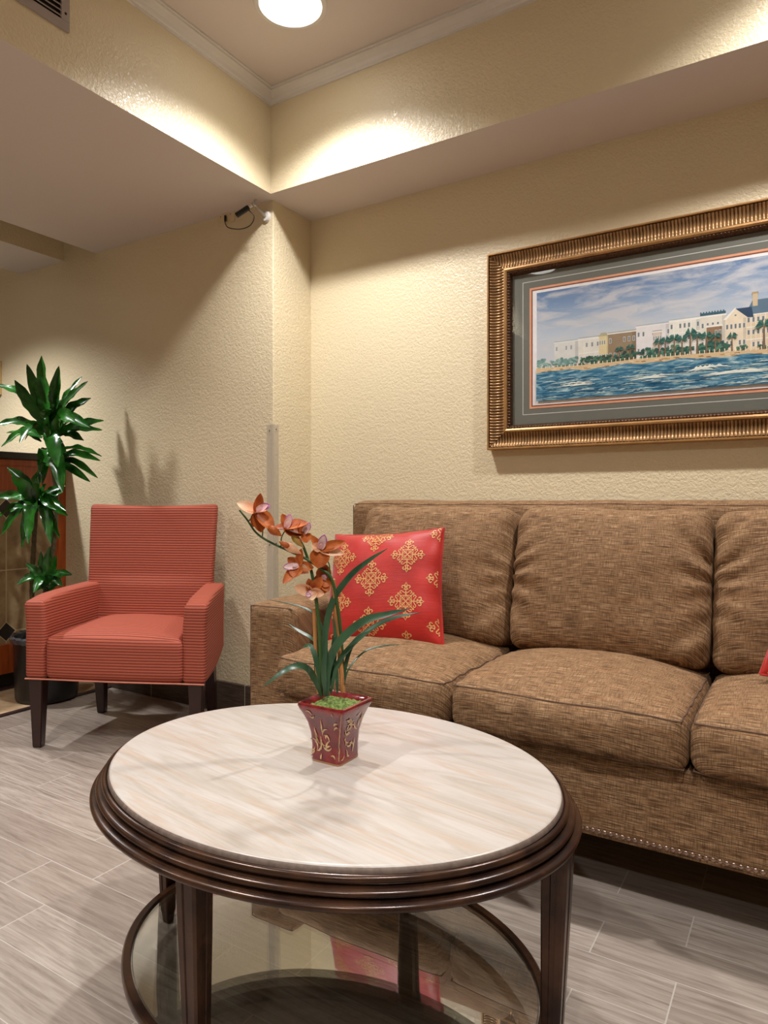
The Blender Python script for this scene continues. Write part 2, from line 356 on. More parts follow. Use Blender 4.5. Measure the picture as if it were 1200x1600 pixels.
# downlights: can with trim ring and lit lens, light thrown down in a cone
def downlight(name, x, y, z, label, r=.104, e=SPOT_E, group=None):
    t = thing(name, label, 'ceiling light', (x, y, z), 0, group)
    bm = B(); lathe(bm, [(r, 0), (r, -.002), (r+.004, -.007), (r+.014, -.008), (r+.02, -.004), (r+.021, 0)], 48)
    obj('trim_ring', bm, M['white'], t)
    bm = B(); rings = lathe(bm, [(r, -.001), (r*.97, -.004), (r*.7, -.007), (r*.35, -.0085), (.004, -.009)], 48); bm.faces.new(rings[-1])
    obj('lens', bm, M['lens'], t)
    ld = bpy.data.lights.new('lamp', 'SPOT'); ld.energy = e; ld.color = SPOT_COL; ld.spot_size = math.radians(134); ld.spot_blend = .9; ld.shadow_soft_size = .04
    lo = bpy.data.objects.new('lamp', ld); C.objects.link(lo); lo.parent = t; lo.location = (0, 0, -.07)
tl = ['lit round downlight in the tray ceiling near its corner', 'lit downlight in the tray ceiling above the sofa, right of the picture', 'lit downlight in the tray ceiling mirrored in the picture glass',
      'lit downlight in the tray ceiling above the viewer', 'added unseen fill lamp at the rear right of the tray ceiling']
for (x, y), lb in zip(TRAY_LIGHTS, tl): downlight('ceiling_downlight', x, y, ZC, lb, group='round downlights in the tray ceiling')
downlight('ceiling_downlight', BEAM_LIGHT[0], BEAM_LIGHT[1], ZS+.012, 'lit downlight in the low beam over the fireplace', .07, 105)
downlight('ceiling_downlight', -2.52, -.25, ZS, 'added unseen fill lamp in the low soffit left of the tray, in front of the armchair', .08, 34)  # made-up lamp outside the view, brightens the left floor and armchair
downlight('ceiling_downlight', -5.2, .8, ZC, 'added unseen fill lamp in the ceiling left of the fireplace beam')  # invented lamp out of view, added to light the left side
downlight('ceiling_downlight', -5.2, -1.4, ZC, 'added unseen fill lamp in the ceiling at the far left rear')  # second invented lamp, unseen, added for light from the left rear

# air vent on the left face of the tray
t = thing('air_vent', 'grey metal louvred air vent high on the left face of the ceiling tray', 'air vent', (-1.907, 1.0, 2.47))
bm = B(); y0, y1, z0, z1 = -.30, .262, -.102, .112; fw = .028
for a, b in (((0, y0, z0), (.008, y1, z0+fw)), ((0, y0, z1-fw), (.008, y1, z1)), ((0, y0, z0+fw), (.008, y0+fw, z1-fw)), ((0, y1-fw, z0+fw), (.008, y1, z1-fw))): box(bm, a, b, .0015)
obj('vent_frame', bm, M['vent'], t, smooth=False)
bm = B(); box(bm, (.0005, y0+fw, z0+fw), (.0015, y1-fw, z1-fw)); obj('vent_opening', bm, M['dark'], t, smooth=False)
for k in range(10):
    zz = z0+fw+.007+k*.0158
    bm = B(); vs = [(.002, y0+fw, zz+.006), (.010, y0+fw, zz-.003), (.011, y0+fw, zz-.0015), (.003, y0+fw, zz+.0075)]
    a = [bm.verts.new(p) for p in vs]; b = [bm.verts.new((p[0], y1-fw, p[2])) for p in vs]
    for i in range(4): bm.faces.new((a[i], a[(i+1) % 4], b[(i+1) % 4], b[i]))
    bm.faces.new(a); bm.faces.new(b[::-1]); obj('slat', bm, M['vent'], t, smooth=False)
for yy, zz in ((y1-fw/2, z0+fw*1.8), (y0+fw/2, z0+fw*1.8)):
    bm = B(); lathe(bm, [(.0, .0105), (.003, .010), (.004, .008)], 10); bmesh.ops.rotate(bm, verts=bm.verts, matrix=Matrix.Rotation(PI/2, 3, 'Y')); bmesh.ops.translate(bm, verts=bm.verts, vec=(0, yy, zz))
    bmesh.ops.remove_doubles(bm, verts=bm.verts, dist=1e-5); obj('screw', bm, M['dark'], t)

# corner guard
t = thing('corner_guard', 'clear plastic corner guard strip on the wall corner behind the sofa arm', 'corner guard', (-1.938, 2.236, .14))
bm = B(); box(bm, (-.033, -.003, 0), (.003, -.0005, 1.136)); box(bm, (.0005, -.0005, 0), (.003, .033, 1.136)); obj('guard_strip', bm, M['guard'], t, smooth=False)
for zz in (1.11, .62, .12):
    for dx, dy, rot in ((-.018, -.003, 'x'), (.003, .017, 'y')):
        bm = B(); bmesh.ops.create_icosphere(bm, subdivisions=1, radius=.003, matrix=Matrix.Translation((dx, dy, zz+(.006 if rot == 'y' else 0)))); obj('screw', bm, M['dark'], t)

# security camera + wall plate
wp = aty(354, 337, 2.236)
t = thing('wall_plate', 'cream blank wall plate under the soffit beside the small security camera', 'wall plate', (wp.x, 2.236, wp.z))
bm = B(); box(bm, (-.05, -.007, -.037), (.052, 0, .037), .002); obj('plate', bm, simple('cream_plate', (222, 204, 164), .5, vary=.02), t, smooth=False)
for dx in (-.03, .03):
    bm = B(); bmesh.ops.create_icosphere(bm, subdivisions=1, radius=.003, matrix=Matrix.Translation((dx, -.006, -.002))); obj('screw', bm, M['dark'], t)
mt = Vector((-1.972, 2.236, 2.17))
t = thing('security_camera', 'small black security camera on a white swivel arm at the wall corner', 'camera', mt)
def rel(u, v, y): p = aty(u, v, y); return p-mt
bm = B(); lathe(bm, [(0, -.012), (.016, -.012), (.02, -.006), (.021, 0), (0, 0)], 20)
bmesh.ops.rotate(bm, verts=bm.verts, matrix=Matrix.Rotation(-PI/2, 3, 'X')); bmesh.ops.scale(bm, verts=bm.verts, vec=(1, 1, 1.2)); bmesh.ops.remove_doubles(bm, verts=bm.verts, dist=1e-5)
obj('mount', bm, M['white'], t)
pj = rel(397, 319, 2.16)
bm = B(); tube(bm, [(0, -.01, 0), pj*.5+Vector((0, -.012, 0)), pj], .006, 10); bmesh.ops.create_icosphere(bm, subdivisions=2, radius=.011, matrix=Matrix.Translation(pj))
tube(bm, [pj+Vector((0, 0, .0)), pj+Vector((.004, 0, .018)), pj+Vector((.02, -.004, .012))], .0035, 8); obj('arm', bm, M['chrome'], t)
pa, pb = rel(390, 323, 2.15), rel(369, 337, 2.12)
bm = B(); dv = (pb-pa); tube(bm, [pj, pa+dv*.12], .006, 10); obj('coupling', bm, M['white'], t)
bm = B(); tube(bm, [pa+dv*.05, pa+dv*.1, pa+dv*.95, pb], [.009, .0115, .0115, .0095], 14); obj('camera_body', bm, M['blackcam'], t)
bm = B(); tube(bm, spline([pa+dv*.2, rel(397, 338, 2.16), rel(391, 352, 2.18), rel(375, 358, 2.2), rel(356, 355, 2.21), rel(351, 344, 2.225), rel(352, 338, 2.229)], 8), .0022, 6); obj('cable', bm, M['blackcam'], t)
bm = B(); q = rel(352, 341, 2.222); tube(bm, [q+Vector((0, 0, .012)), q-Vector((0, 0, .012))], .005, 8); obj('plug', bm, M['blackcam'], t)

# fireplace
t = thing('fireplace_surround', 'tiled fireplace surround with cherry wood trim and black mantel at the left edge', 'fireplace', (-3.4, 0, 0))
X0 = -.9
bm = B(); box(bm, (X0, -.6, .23), (-.02, 2.2355, 1.0)); o = obj('tile_face', bm, M['fptile'], t, smooth=False)
bm = B(); box(bm, (X0, -.6, .083), (0, 2.2355, .23), .003); obj('lower_rail', bm, M['cherry'], t, smooth=False)
bm = B(); box(bm, (X0, -.6, 1.0), (0, 2.2355, 1.158), .003); box(bm, (X0, -.6, 1.125), (.012, 2.2355, 1.158), .004); obj('frieze', bm, M['cherry'], t, smooth=False)
bm = B(); box(bm, (-.06, 2.165, .2301), (0, 2.2355, .9999), .002); obj('stile', bm, M['cherry'], t, smooth=False)
bm = B(); box(bm, (X0, -.6, 0), (-.03, 2.2355, .083)); obj('plinth', bm, M['mantel'], t, smooth=False)
bm = B(); box(bm, (X0-.02, -.62, 1.158), (.03, 2.2358, 1.193), .004); obj('mantel_shelf', bm, M['mantel'], t, smooth=False)
bm = B(); box(bm, (-.03, -.6, .0), (.012, 2.215, .014), .002); obj('base_strip', bm, M['strip'], t, smooth=False)
# small framed notice on wall
pl = aty(-14, 592, 2.22)
t = thing('framed_notice', 'small tan notice in a thin gold frame above the mantel', 'sign', (pl.x, 2.236, pl.z))
hw, hh = .087, .098
bm = B()
for a, b in (((-hw, -.02, -hh), (hw, 0, -hh+.009)), ((-hw, -.02, hh-.009), (hw, 0, hh)), ((-hw, -.02, -hh+.009), (-hw+.009, 0, hh-.009)), ((hw-.009, -.02, -hh+.009), (hw, 0, hh-.009))): box(bm, a, b, .002)
obj('frame', bm, simple('pale_gold', (222, 190, 130), .4), t, smooth=False)
bm = B(); box(bm, (-hw+.009, -.012, -hh+.009), (hw-.009, -.004, hh-.009)); obj('paper', bm, simple('tan_paper', (186, 146, 92), .8), t, smooth=False)
bm = B(); mk = lambda x, z: Vector((x, -.0125, z))
strokes(bm, [(.050+.010*math.cos(a), .058+.011*math.sin(a)) for a in [x*.3 for x in range(3, 20)]], .003, mk, 0)
strokes(bm, [(.065, .046), (.066, .06), (.072, .069), (.078, .066)], .003, mk, 0); strokes(bm, [(.064, .07), (.078, .044)], .003, mk, 0)
obj('lettering', bm, M['dark'], t, smooth=False)

# ================================================================ PICTURE
PX0, PX1, PZ0, PZ1 = -1.049, .33, 1.145, 1.901; PY = 2.497
pic = thing('framed_picture', 'long seaside print in grey mat and ribbed antique gold frame above the sofa', 'picture', ((PX0+PX1)/2, PY, PZ0))
cx, cz = (PX0+PX1)/2, PZ0
def pv(x, d, z): return Vector((x-cx, -d, z-cz))
def frame_ring(bm, prof, rib=None, mi=0, amp=.0):
    "prof: (inset from outer edge, depth off the wall); swept round the four mitred sides"
    W, Hh = PX1-PX0, PZ1-PZ0
    for side in range(4):
        L = W if side % 2 == 0 else Hh
        n = int(L/.0112) if rib else 1; sub = 6 if rib else 1
        st = [i/(n*sub) for i in range(n*sub+1)]; rows = []
        for s in st:
            row = []
            for ins, dep in prof:
                a = ins + (L-2*ins)*s
                if rib:
                    # keep ribs square to the side, trimmed at the mitre
                    a = max(ins, min(L-ins, L*s)); dep = dep + amp*(abs(math.sin(PI*n*s))**.6)*(1 if rib(ins) else 0)
                if side == 0: p = pv(PX0+a, dep, PZ0+ins)
                elif side == 1: p = pv(PX1-ins, dep, PZ0+a)
                elif side == 2: p = pv(PX1-a, dep, PZ1-ins)
                else: p = pv(PX0+ins, dep, PZ1-a)
                row.append(bm.verts.new(p))
            rows.append(row)
        for r1, r2 in zip(rows, rows[1:]):
            for k in range(len(prof)-1):
                try: bm.faces.new((r1[k], r2[k], r2[k+1], r1[k+1])).material_index = mi
                except Exception: pass
    bmesh.ops.remove_doubles(bm, verts=bm.verts, dist=2e-5)
bm = B(); frame_ring(bm, [(0, 0), (0, .040), (.002, .043), (.006, .043), (.008, .040)])
o = obj('frame_edge', bm, M['frame_flat'], pic, smooth=False)
bm = B(); frame_ring(bm, [(.008, .036), (.012, .0335), (.018, .028), (.026, .0235), (.036, .0215), (.046, .0215), (.054, .0235), (.060, .0275), (.065, .0325)], lambda i: .010 < i < .064, amp=.0062)
obj('ribbed_moulding', bm, M['frame_gold'], pic, ang=60)
bm = B(); frame_ring(bm, [(.064, .032), (.066, .037), (.072, .038), (.078, .034), (.079, .028)]); obj('fillet', bm, M['frame_flat'], pic, smooth=False)
bm = B(); frame_ring(bm, [(.079, .030), (.083, .0295), (.089, .024), (.092, .020), (.094, .012)], lambda i: .08 < i < .092, amp=.003); obj('bead_fillet', bm, M['frame_bead'], pic, ang=60)
def rect(bm, x0, x1, z0, z1, d, mi=0):
    bm.faces.new([bm.verts.new(pv(x, d, z)) for x, z in ((x0, z0), (x1, z0), (x1, z1), (x0, z1))]).material_index = mi
def ringr(bm, a, b, d, mi=0):
    (x0, x1, z0, z1), (X0_, X1_, Z0_, Z1_) = a, b
    rect(bm, x0, x1, z0, Z0_, d, mi); rect(bm, x0, x1, Z1_, z1, d, mi); rect(bm, x0, X0_, Z0_, Z1_, d, mi); rect(bm, X1_, x1, Z0_, Z1_, d, mi)
def ins(a): return (PX0+a, PX1-a, PZ0+a, PZ1-a)
mo = (PX0+.094, PX1-.094, PZ0+.085, PZ1-.078)
A0 = (-.888, .169, 1.296, 1.751); A1 = (-.8805, .1615, 1.3035, 1.7435); A2 = (-.876, .157, 1.308, 1.739); A3 = (-.860, .141, 1.322, 1.729)
bm = B(); box(bm, pv(mo[0]-.004, .006, mo[2]-.004), pv(mo[1]+.004, .0115, mo[3]+.004)); bmesh.ops.recalc_face_normals(bm, faces=bm.faces)
L0 = (-.9155, .1965, 1.274, 1.777); L1 = tuple(x+s*.0025 for x, s in zip(L0, (1, -1, 1, -1))); ringr(bm, L0, L1, .0119, 1)
obj('mat_board', bm, [M['mat_board'], flat('mat_line_white', (210, 208, 200))], pic, smooth=False)
bm = B(); ringr(bm, A0, A1, .0123, 0); ringr(bm, A1, A2, .0126, 1); ringr(bm, A2, A3, .0123, 2); obj('mat_bevel', bm, [flat('salmon_liner', (226, 160, 124)), flat('brown_liner', (128, 74, 52)), flat('white_margin', (236, 232, 230))], pic, smooth=False)
# the print itself, coordinates s,t in the print as seen (pixel frame of the photo, on the wall plane)
AM = {}
def am(c):
    if c not in AM: AM[c] = len(AM)
    return AM[c]
def P2(u, v):
    p = aty(u, v, PY-.013); return (p.x, p.z)
bm = B(); lay = [0]
def clipx(pts): return [(min(max(x, A3[0]), A3[1]), min(max(z, A3[2]), A3[3])) for x, z in pts]
def shape(pts, c, world=False):
    lay[0] += 1; d = .0124 + lay[0]*.000004
    q = clipx([P2(*p) for p in pts] if not world else pts)
    if abs(sum(a[0]*b[1]-b[0]*a[1] for a, b in zip(q, q[1:]+q[:1]))) < 1e-8: return
    vs = [bm.verts.new(pv(x, d, z)) for x, z in q]
    try: bm.faces.new(vs).material_index = am(c)
    except Exception: pass
rr = random.Random(3)
SKYM, SEAM = (1, 1, 1), (2, 2, 2)
am(SKYM); am(SEAM)
shape([(A3[0], A3[2]), (A3[1], A3[2]), (A3[1], A3[3]), (A3[0], A3[3])], SKYM, True)
zs = 1.435
xs = [A3[0]+(A3[1]-A3[0])*i/40 for i in range(41)]
shore = [(x, 1.414+.018*(x-A3[0])+.0015*math.sin(x*40)) for x in xs]
# shore line in photo pixels -> height on the wall, houses and palms stand on it
def px(u): return P2(u, 560)[0]
SH = [(830, 580), (900, 575), (950, 570), (1000, 564), (1060, 559), (1120, 554), (1200, 549), (1350, 540)]
SHW = [P2(u, v-3) for u, v in SH]
def base(x):
    for (x0, z0), (x1, z1) in zip(SHW, SHW[1:]):
        if x <= x1: return z0+(z1-z0)*(x-x0)/(x1-x0)
    return SHW[-1][1]
def bx_(x0, x1, z0, z1, c): shape([(x0, z0), (x1, z0), (x1, z1), (x0, z1)], c, True)
def blob(x, z, q, c): shape([(x+q*(1+.35*rr.random())*math.cos(b), z+q*.75*(1+.2*rr.random())*math.sin(b)) for b in [2*PI/7*i for i in range(7)]], c, True)
def tree(x, s, cols, n=16):
    for k in range(n):
        a = rr.uniform(0, 2*PI); r = rr.random()**.5; blob(x+r*s*1.2*math.cos(a), base(x)+s*.8+r*s*.7*math.sin(a), s*.26, cols[k % len(cols)])
def palm(x, s, c1=(40, 84, 78), c2=(66, 118, 96)):
    shape([(x-s*.04, base(x)), (x+s*.04, base(x)), (x+s*.025, base(x)+s*.8), (x-s*.025, base(x)+s*.8)], (120, 96, 74), True)
    z = base(x)+s*.82
    for k in range(15):
        a = PI*(-.3+1.6*k/14); L = s*rr.uniform(.26, .36); dx, dz = math.cos(a)*L, math.sin(a)*L*.85; dr = -s*.09
        shape([(x, z+s*.02), (x+dx*.55, z+dz*.9+s*.04), (x+dx, z+dz+dr), (x+dx*.5, z+dz*.55-s*.03)], c2 if k % 3 == 0 else c1, True)
def fade(c, f): return tuple(int(a+(b-a)*f) for a, b in zip(c, (206, 212, 214)))
def house(u0, u1, vt, wall, roof=(130, 138, 140), kind='flat', win=(112, 122, 128), trim=(242, 238, 228), f=0, cols=None, rows=2, porch=False, peak=0):
    x0, x1 = px(u0), px(u1); b = base(x0)-.003; zt = P2(u0, vt)[1]; wd = x1-x0; h = zt-b
    wall, roof, win, trim = fade(wall, f), fade(roof, f), fade(win, f), fade(trim, f)
    bx_(x0, x1, b, zt, wall); bx_(x1-wd*.14, x1, b, zt, fade(tuple(int(c*.9) for c in wall), 0))
    if kind == 'flat': bx_(x0-.002, x1+.002, zt, zt+.004, trim); bx_(x0-.001, x1+.001, zt+.004, zt+.007, roof)
    if kind == 'crenel':
        bx_(x0-.002, x1+.002, zt, zt+.005, trim); bx_(x0, x1, zt+.005, zt+.014, roof)
        for i in range(9): bx_(x0+wd*i/9, x0+wd*(i+.5)/9, zt+.014, zt+.018, roof)
    if kind == 'hip': shape([(x0-.004, zt), (x1+.004, zt), (x1-wd*.22, zt+peak), (x0+wd*.22, zt+peak)], roof, True)
    if kind == 'gable':
        shape([(x0+wd*.5, zt+peak), (x0+wd*1.25, zt+peak), (x1+wd*.35, zt-.002), (x1, zt)], roof, True); shape([(x0-.004, zt), (x1+.004, zt), (x0+wd*.5, zt+peak)], wall, True)
        shape([(x0-.006, zt), (x0+.004, zt), (x0+wd*.5, zt+peak), (x0+wd*.5, zt+peak+.005)], trim, True); blob(x0+wd*.5, zt+peak*.35, .003, win)
    nx = (cols or 3)+2
    for j in range(rows):
        wz = b+h*(j+.55)/rows
        for i in range(nx):
            if rr.random() < .12: continue
            wx = x0+wd*(i+.5)/nx; ww, wh = min(.0030, wd/nx*.24), min(.0075, h/rows*.24)
            bx_(wx-ww-.0009, wx+ww+.0009, wz-wh-.0009, wz+wh+.0012, trim); bx_(wx-ww, wx+ww, wz-wh, wz+wh, win)
        if porch:
            bx_(x0, x1, b+h*j/rows+h*.92/rows, b+h*(j+1)/rows, trim)
            for i in range(nx+1): bx_(x0+wd*i/nx-.0008, x0+wd*i/nx+.0008, b+h*j/rows, b+h*(j+1)/rows, trim)
G = [(52, 96, 78), (78, 124, 98), (40, 78, 70)]; GF = [(120, 158, 150), (148, 178, 168), (104, 142, 138)]
tree(px(850), .024, GF, 26); tree(px(862), .018, GF, 12)
house(866, 904, 537, (226, 220, 206), (140, 152, 148), f=.45, rows=2); house(904, 947, 531, (230, 222, 204), (150, 152, 150), f=.25, rows=2, porch=True)
house(936, 950, 526, (222, 202, 146), (180, 170, 130), 'hip', f=.15, rows=2, cols=2, peak=.012); house(950, 994, 523, (146, 122, 92), (158, 156, 128), f=.1, rows=2, cols=4)
house(994, 1048, 512, (230, 226, 222), (160, 172, 186), f=.08, rows=2, cols=5); house(1020, 1034, 520, (214, 196, 178), (150, 150, 150), f=.1, rows=2, cols=2)
house(1046, 1094, 503, (232, 228, 214), (176, 184, 186), rows=3, cols=5, porch=True); house(1094, 1134, 497, (226, 220, 204), (60, 98, 112), 'crenel', rows=2, cols=3); house(1104, 1128, 512, (150, 118, 88), (226, 222, 212), rows=2, cols=2)
house(1166, 1212, 492, (226, 206, 172), (96, 122, 140), 'hip', rows=3, cols=4, peak=.045, porch=True); bx_(px(1176), px(1184), P2(1180, 478)[1], P2(1180, 456)[1], (206, 186, 152)); bx_(px(1175), px(1185), P2(1180, 459)[1], P2(1180, 456)[1], (180, 156, 120))
house(1133, 1166, 500, (234, 218, 192), (44, 70, 98), 'gable', rows=2, cols=3, peak=.032)
house(1214, 1262, 486, (224, 212, 190), (60, 92, 112), 'gable', rows=3, cols=4, peak=.03); house(1266, 1350, 480, (212, 190, 160), (92, 108, 116), 'hip', rows=3, cols=6, peak=.03, porch=True)
for u, s_ in ((872, .020), (882, .022), (893, .024), (912, .016), (925, .020), (940, .018), (955, .018), (975, .021), (990, .020), (1010, .023), (1022, .020), (1040, .020), (1052, .024), (1075, .018), (1098, .022), (1112, .026), (1125, .024), (1158, .014), (1192, .012), (1220, .02), (1250, .022), (1290, .024), (1330, .02)):
    tree(px(u), s_, GF if u < 900 else G, 18)
for u, s_ in ((968, .05), (985, .052), (1030, .062), (1040, .066), (1054, .07), (1066, .064), (1079, .082), (1090, .07), (1104, .068), (1118, .064), (1144, .058), (1194, .094), (1230, .08), (1278, .09), (1310, .08)): palm(px(u), s_)
# sea wall with posts, then the sea
shape([(x, base(x)+.001) for x in xs]+[(x, base(x)-.022) for x in xs[::-1]], (206, 178, 136), True)
for k in range(90): x = rr.uniform(A3[0], A3[1]-.03); z = base(x)-rr.uniform(.004, .018); shape([(x, z), (x+rr.uniform(.006, .02), z+.001), (x+.018, z-.003), (x+.004, z-.003)], rr.choice([(176, 142, 100), (222, 198, 158), (146, 110, 76)]), True)
for i in range(64):
    x = A3[0]+.02+i*.0150; hgt = .007+.007*(x-A3[0]); bx_(x-.0013, x+.0013, base(x)-.002, base(x)+hgt, (228, 214, 186))
shape([(x, base(x)-.014+.003*math.sin(x*31)+.002*math.sin(x*67)) for x in xs]+[(A3[1], A3[2]), (A3[0], A3[2])], SEAM, True)
def wave(x, z, L, h, c):
    top = [(x+L*i/14, z+h*math.sin(PI*i/14)**1.3*(1+.3*math.sin(i*1.7))) for i in range(15)]; bot = [(x+L*i/14, z+h*.45*math.sin(PI*i/14)-.0012) for i in range(14, -1, -1)]
    shape(top+bot, c, True)
for k in range(230):
    zz = rr.uniform(A3[2]+.002, 1.400); sc_ = (1.42-zz)/.13+.2; x = rr.uniform(A3[0]-.02, A3[1]-.02)
    wave(x, zz, .05*sc_+.03, rr.uniform(.003, .009)*sc_, rr.choice([(34, 78, 106), (58, 108, 134), (112, 150, 164), (186, 200, 198), (42, 92, 120), (158, 180, 174)]))
for x, z, L, h in ((-.52, 1.37, .16, .014), (-.34, 1.385, .10, .022), (-.30, 1.36, .22, .014), (-.1, 1.375, .2, .02), (-.78, 1.372, .14, .01), (-.13, 1.345, .2, .016)):
    for q in range(5): wave(x+q*.012, z+rr.uniform(-.006, .006), L*rr.uniform(.5, .9), h*.5, (226, 226, 210) if q % 2 else (206, 214, 206))
# sky and sea base materials
ts = NT('print_sky', .9, 0, .1); v = ts.coord(); s3 = ts.n('ShaderNodeSeparateXYZ'); ts.l(v, s3.inputs[0])
hgt = ts.math('DIVIDE', ts.math('SUBTRACT', s3.outputs[2], .28), .31)
cl = ts.noise(ts.map((2.2, 1, 9), v, rot=(0, .22, 0)), 3, 6, .6, .6)
blue = ts.ramp(hgt, [(.0, lin((206, 208, 208))), (.45, lin((186, 196, 206))), (.8, lin((128, 152, 182))), (1, lin((96, 126, 164)))])
ts.col(ts.mix(ts.ramp(cl, [(.42, (0, 0, 0, 1)), (.62, (.8, .8, .8, 1))]), blue, lin((204, 202, 202)))); skym = ts.m
ts = NT('print_sea', .9, 0, .1); v = ts.coord(); wv = ts.noise(ts.map((3, 1, 16), v, rot=(0, .1, 0)), 5, 5, .6, 1.0)
ts.col(ts.ramp(wv, [(.3, lin((30, 72, 100))), (.48, lin((62, 112, 138))), (.6, lin((126, 160, 170))), (.75, lin((206, 214, 206)))])); seam = ts.m
mats = []
for c, i in sorted(AM.items(), key=lambda k: k[1]): mats.append(skym if c == SKYM else seam if c == SEAM else flat('print_ink', c, .9))
obj('print', bm, mats, pic, smooth=False)
bm = B(); rect(bm, mo[0]-.002, mo[1]+.002, mo[2]-.002, mo[3]+.002, .0150); rect(bm, mo[0]-.002, mo[1]+.002, mo[2]-.002, mo[3]+.002, .0165) if False else None; obj('glass_pane', bm, M['pane'], pic, smooth=False)
bm = B(); box(bm, pv(PX0+.01, 0, PZ0+.01), pv(PX1-.01, .0055, PZ1-.01)); obj('backing', bm, M['dark'], pic, smooth=False)

# ================================================================ SOFA
SX0, SX1 = -1.59, .59; CXs = [-1.378, -.792, -.216, .366]
sofa = thing('sofa', 'long brown tweed three-seat sofa with nailhead trim under the picture', 'sofa', (-.5, 2.05, 0))
def S(p): return Vector(p)-Vector((-.5, 2.05, 0))
def part_box(name, a, b, r, parent, mat, fn=None, n=(20, 12, 8), seam=None):
    a, b = Vector(a), Vector(b); c = (a+b)/2; hf = (b-a)/2
    bm = B(); f2 = (lambda q: fn(q, hf)) if fn else None
    softbox(bm, hf, r, f2, n)
    mats = [mat]
    if seam:
        mats.append(M['seam'])
        for loop in seam(hf, r):
            pts = [f2(Vector(p)) if f2 else Vector(p) for p in loop]; tube(bm, pts, .0020, 6, 1)
    return obj(name, bm, mats, parent, loc=c)
def arm_fn(q, hf):
    q = q.copy(); q.z += .006*math.cos(q.y*3); q.x *= 1+.015*noise.noise(q*6); q.z += .003*noise.noise(q*9); return q
def arm_seam(hf, r):
    k = .3*r
    return [[(-hf.x+k+(2*hf.x-2*k)*i/20, -hf.y+k, hf.z-k+ (-.004 if i in (0, 20) else 0)) for i in range(21)], [(-hf.x+k, -hf.y+k, hf.z-k-.5*i/14) for i in range(15)]]
for x0, x1 in ((SX0, -1.39), (.38, SX1)):
    part_box('arm', S((x0, 1.70, .16)), S((x1, 2.30, .607)), .035, sofa, M['tweed'], arm_fn, (6, 16, 12), arm_seam)
part_box('back', S((SX0, 2.302, .17)), S((SX1, 2.47, .950)), .045, sofa, M['tweed'], lambda q, hf: q+Vector((0, .0, .005*noise.noise(q*5))), (40, 5, 16),
         lambda hf, r: [[(-hf.x+.3*r, -hf.y+.3*r, hf.z-.4*r-.6*i/20) for i in range(21)], [(-hf.x+.02+(2*hf.x-.04)*i/60, -hf.y+.3*r, hf.z-.3*r) for i in range(61)]])
part_box('base', S((-1.388, 1.628, .157)), S((.378, 2.30, .356)), .012, sofa, M['tweed'], lambda q, hf: q+Vector((0, -.004*math.cos(q.z*12), 0)), (40, 8, 6))
def seat_fn(q, hf, seed=0):
    q = q.copy(); nx, ny = q.x/hf.x, q.y/hf.y
    cr = max(0, 1-abs(nx)**2.6)*max(0, 1-abs(ny)**3.0)
    if q.z > 0: q.z += .052*cr
    if ny < -.5: q.y -= .020*max(0, 1-abs(nx)**3)*max(0, 1-(q.z/hf.z)**2*.7); q.z -= .004*cr
    q.x *= 1+.006*(1-abs(q.z/hf.z))
    q += Vector((noise.noise(q*7+Vector((seed, 0, 0))), noise.noise(q*7+Vector((0, 5, seed))), noise.noise(q*6+Vector((3, seed, 0)))*1.2))*.005
    ed = max(0, abs(nx)-.75)/.25
    q.z += .0035*ed*math.sin(q.y*70+4*noise.noise(q*9+Vector((seed, 0, 0))))
    return q
def ring_seam(hf, r, z):
    k = .29*r; x, y = hf.x-k, hf.y-k; out = []
    for i in range(30): out.append((-x+2*x*i/30, -y, z))
    for i in range(20): out.append((x, -y+2*y*i/20, z))
    for i in range(30): out.append((x-2*x*i/30, y, z))
    for i in range(21): out.append((-x, y-2*y*i/20, z))
    return out
for i in range(3):
    x0, x1 = CXs[i]+.002, CXs[i+1]-.002
    part_box('seat_cushion', S((x0, 1.592, .357)), S((x1, 2.10, .478)), .034, sofa, M['tweed'], lambda q, hf, i=i: seat_fn(q, hf, i*3.1), (34, 24, 8),
             lambda hf, r: [ring_seam(hf, r, hf.z-.29*r), ring_seam(hf, r, -hf.z+.29*r)])
def back_fn(q, hf, seed):
    q = q.copy(); nx, nz = q.x/hf.x, q.z/hf.z
    pf = max(0, 1-abs(nx)**2.2)*max(0, 1-abs(nz)**2.6)
    if q.y < 0: q.y -= .045*pf
    ed = max(0, abs(nx)-.55)/.45
    fan = math.sin(q.z*58 + (abs(nx)-.5)*14*max(-1, min(1, nz*2.5)) + 5*noise.noise(Vector((q.x*3, seed, q.z*4))))
    if q.y < 0: q.y += .0095*ed*fan*(.3+.7*abs(noise.noise(Vector((q.z*4, seed, nx)))*2))
    q.x *= 1-.018*(1-nz*nz)*0+.012*noise.noise(Vector((seed, 0, q.z*9)))
    q.z += .010*noise.noise(Vector((q.x*5, seed, 1)))*(1 if nz > 0 else .3) - (.012*abs(nx)**6 if nz > 0 else 0)
    q += Vector((0, noise.noise(q*8+Vector((seed, 0, 0)))*.008, 0))
    return Matrix.Rotation(math.radians(-13), 3, 'X') @ q
for i in range(3):
    x0, x1 = CXs[i]+.001, CXs[i+1]-.001
    part_box('back_cushion', S((x0, 2.03, .475)), S((x1, 2.19, .925)), .045, sofa, M['tweed'], lambda q, hf, i=i: back_fn(q, hf, i*7.3+2), (44, 5, 44),
             None)
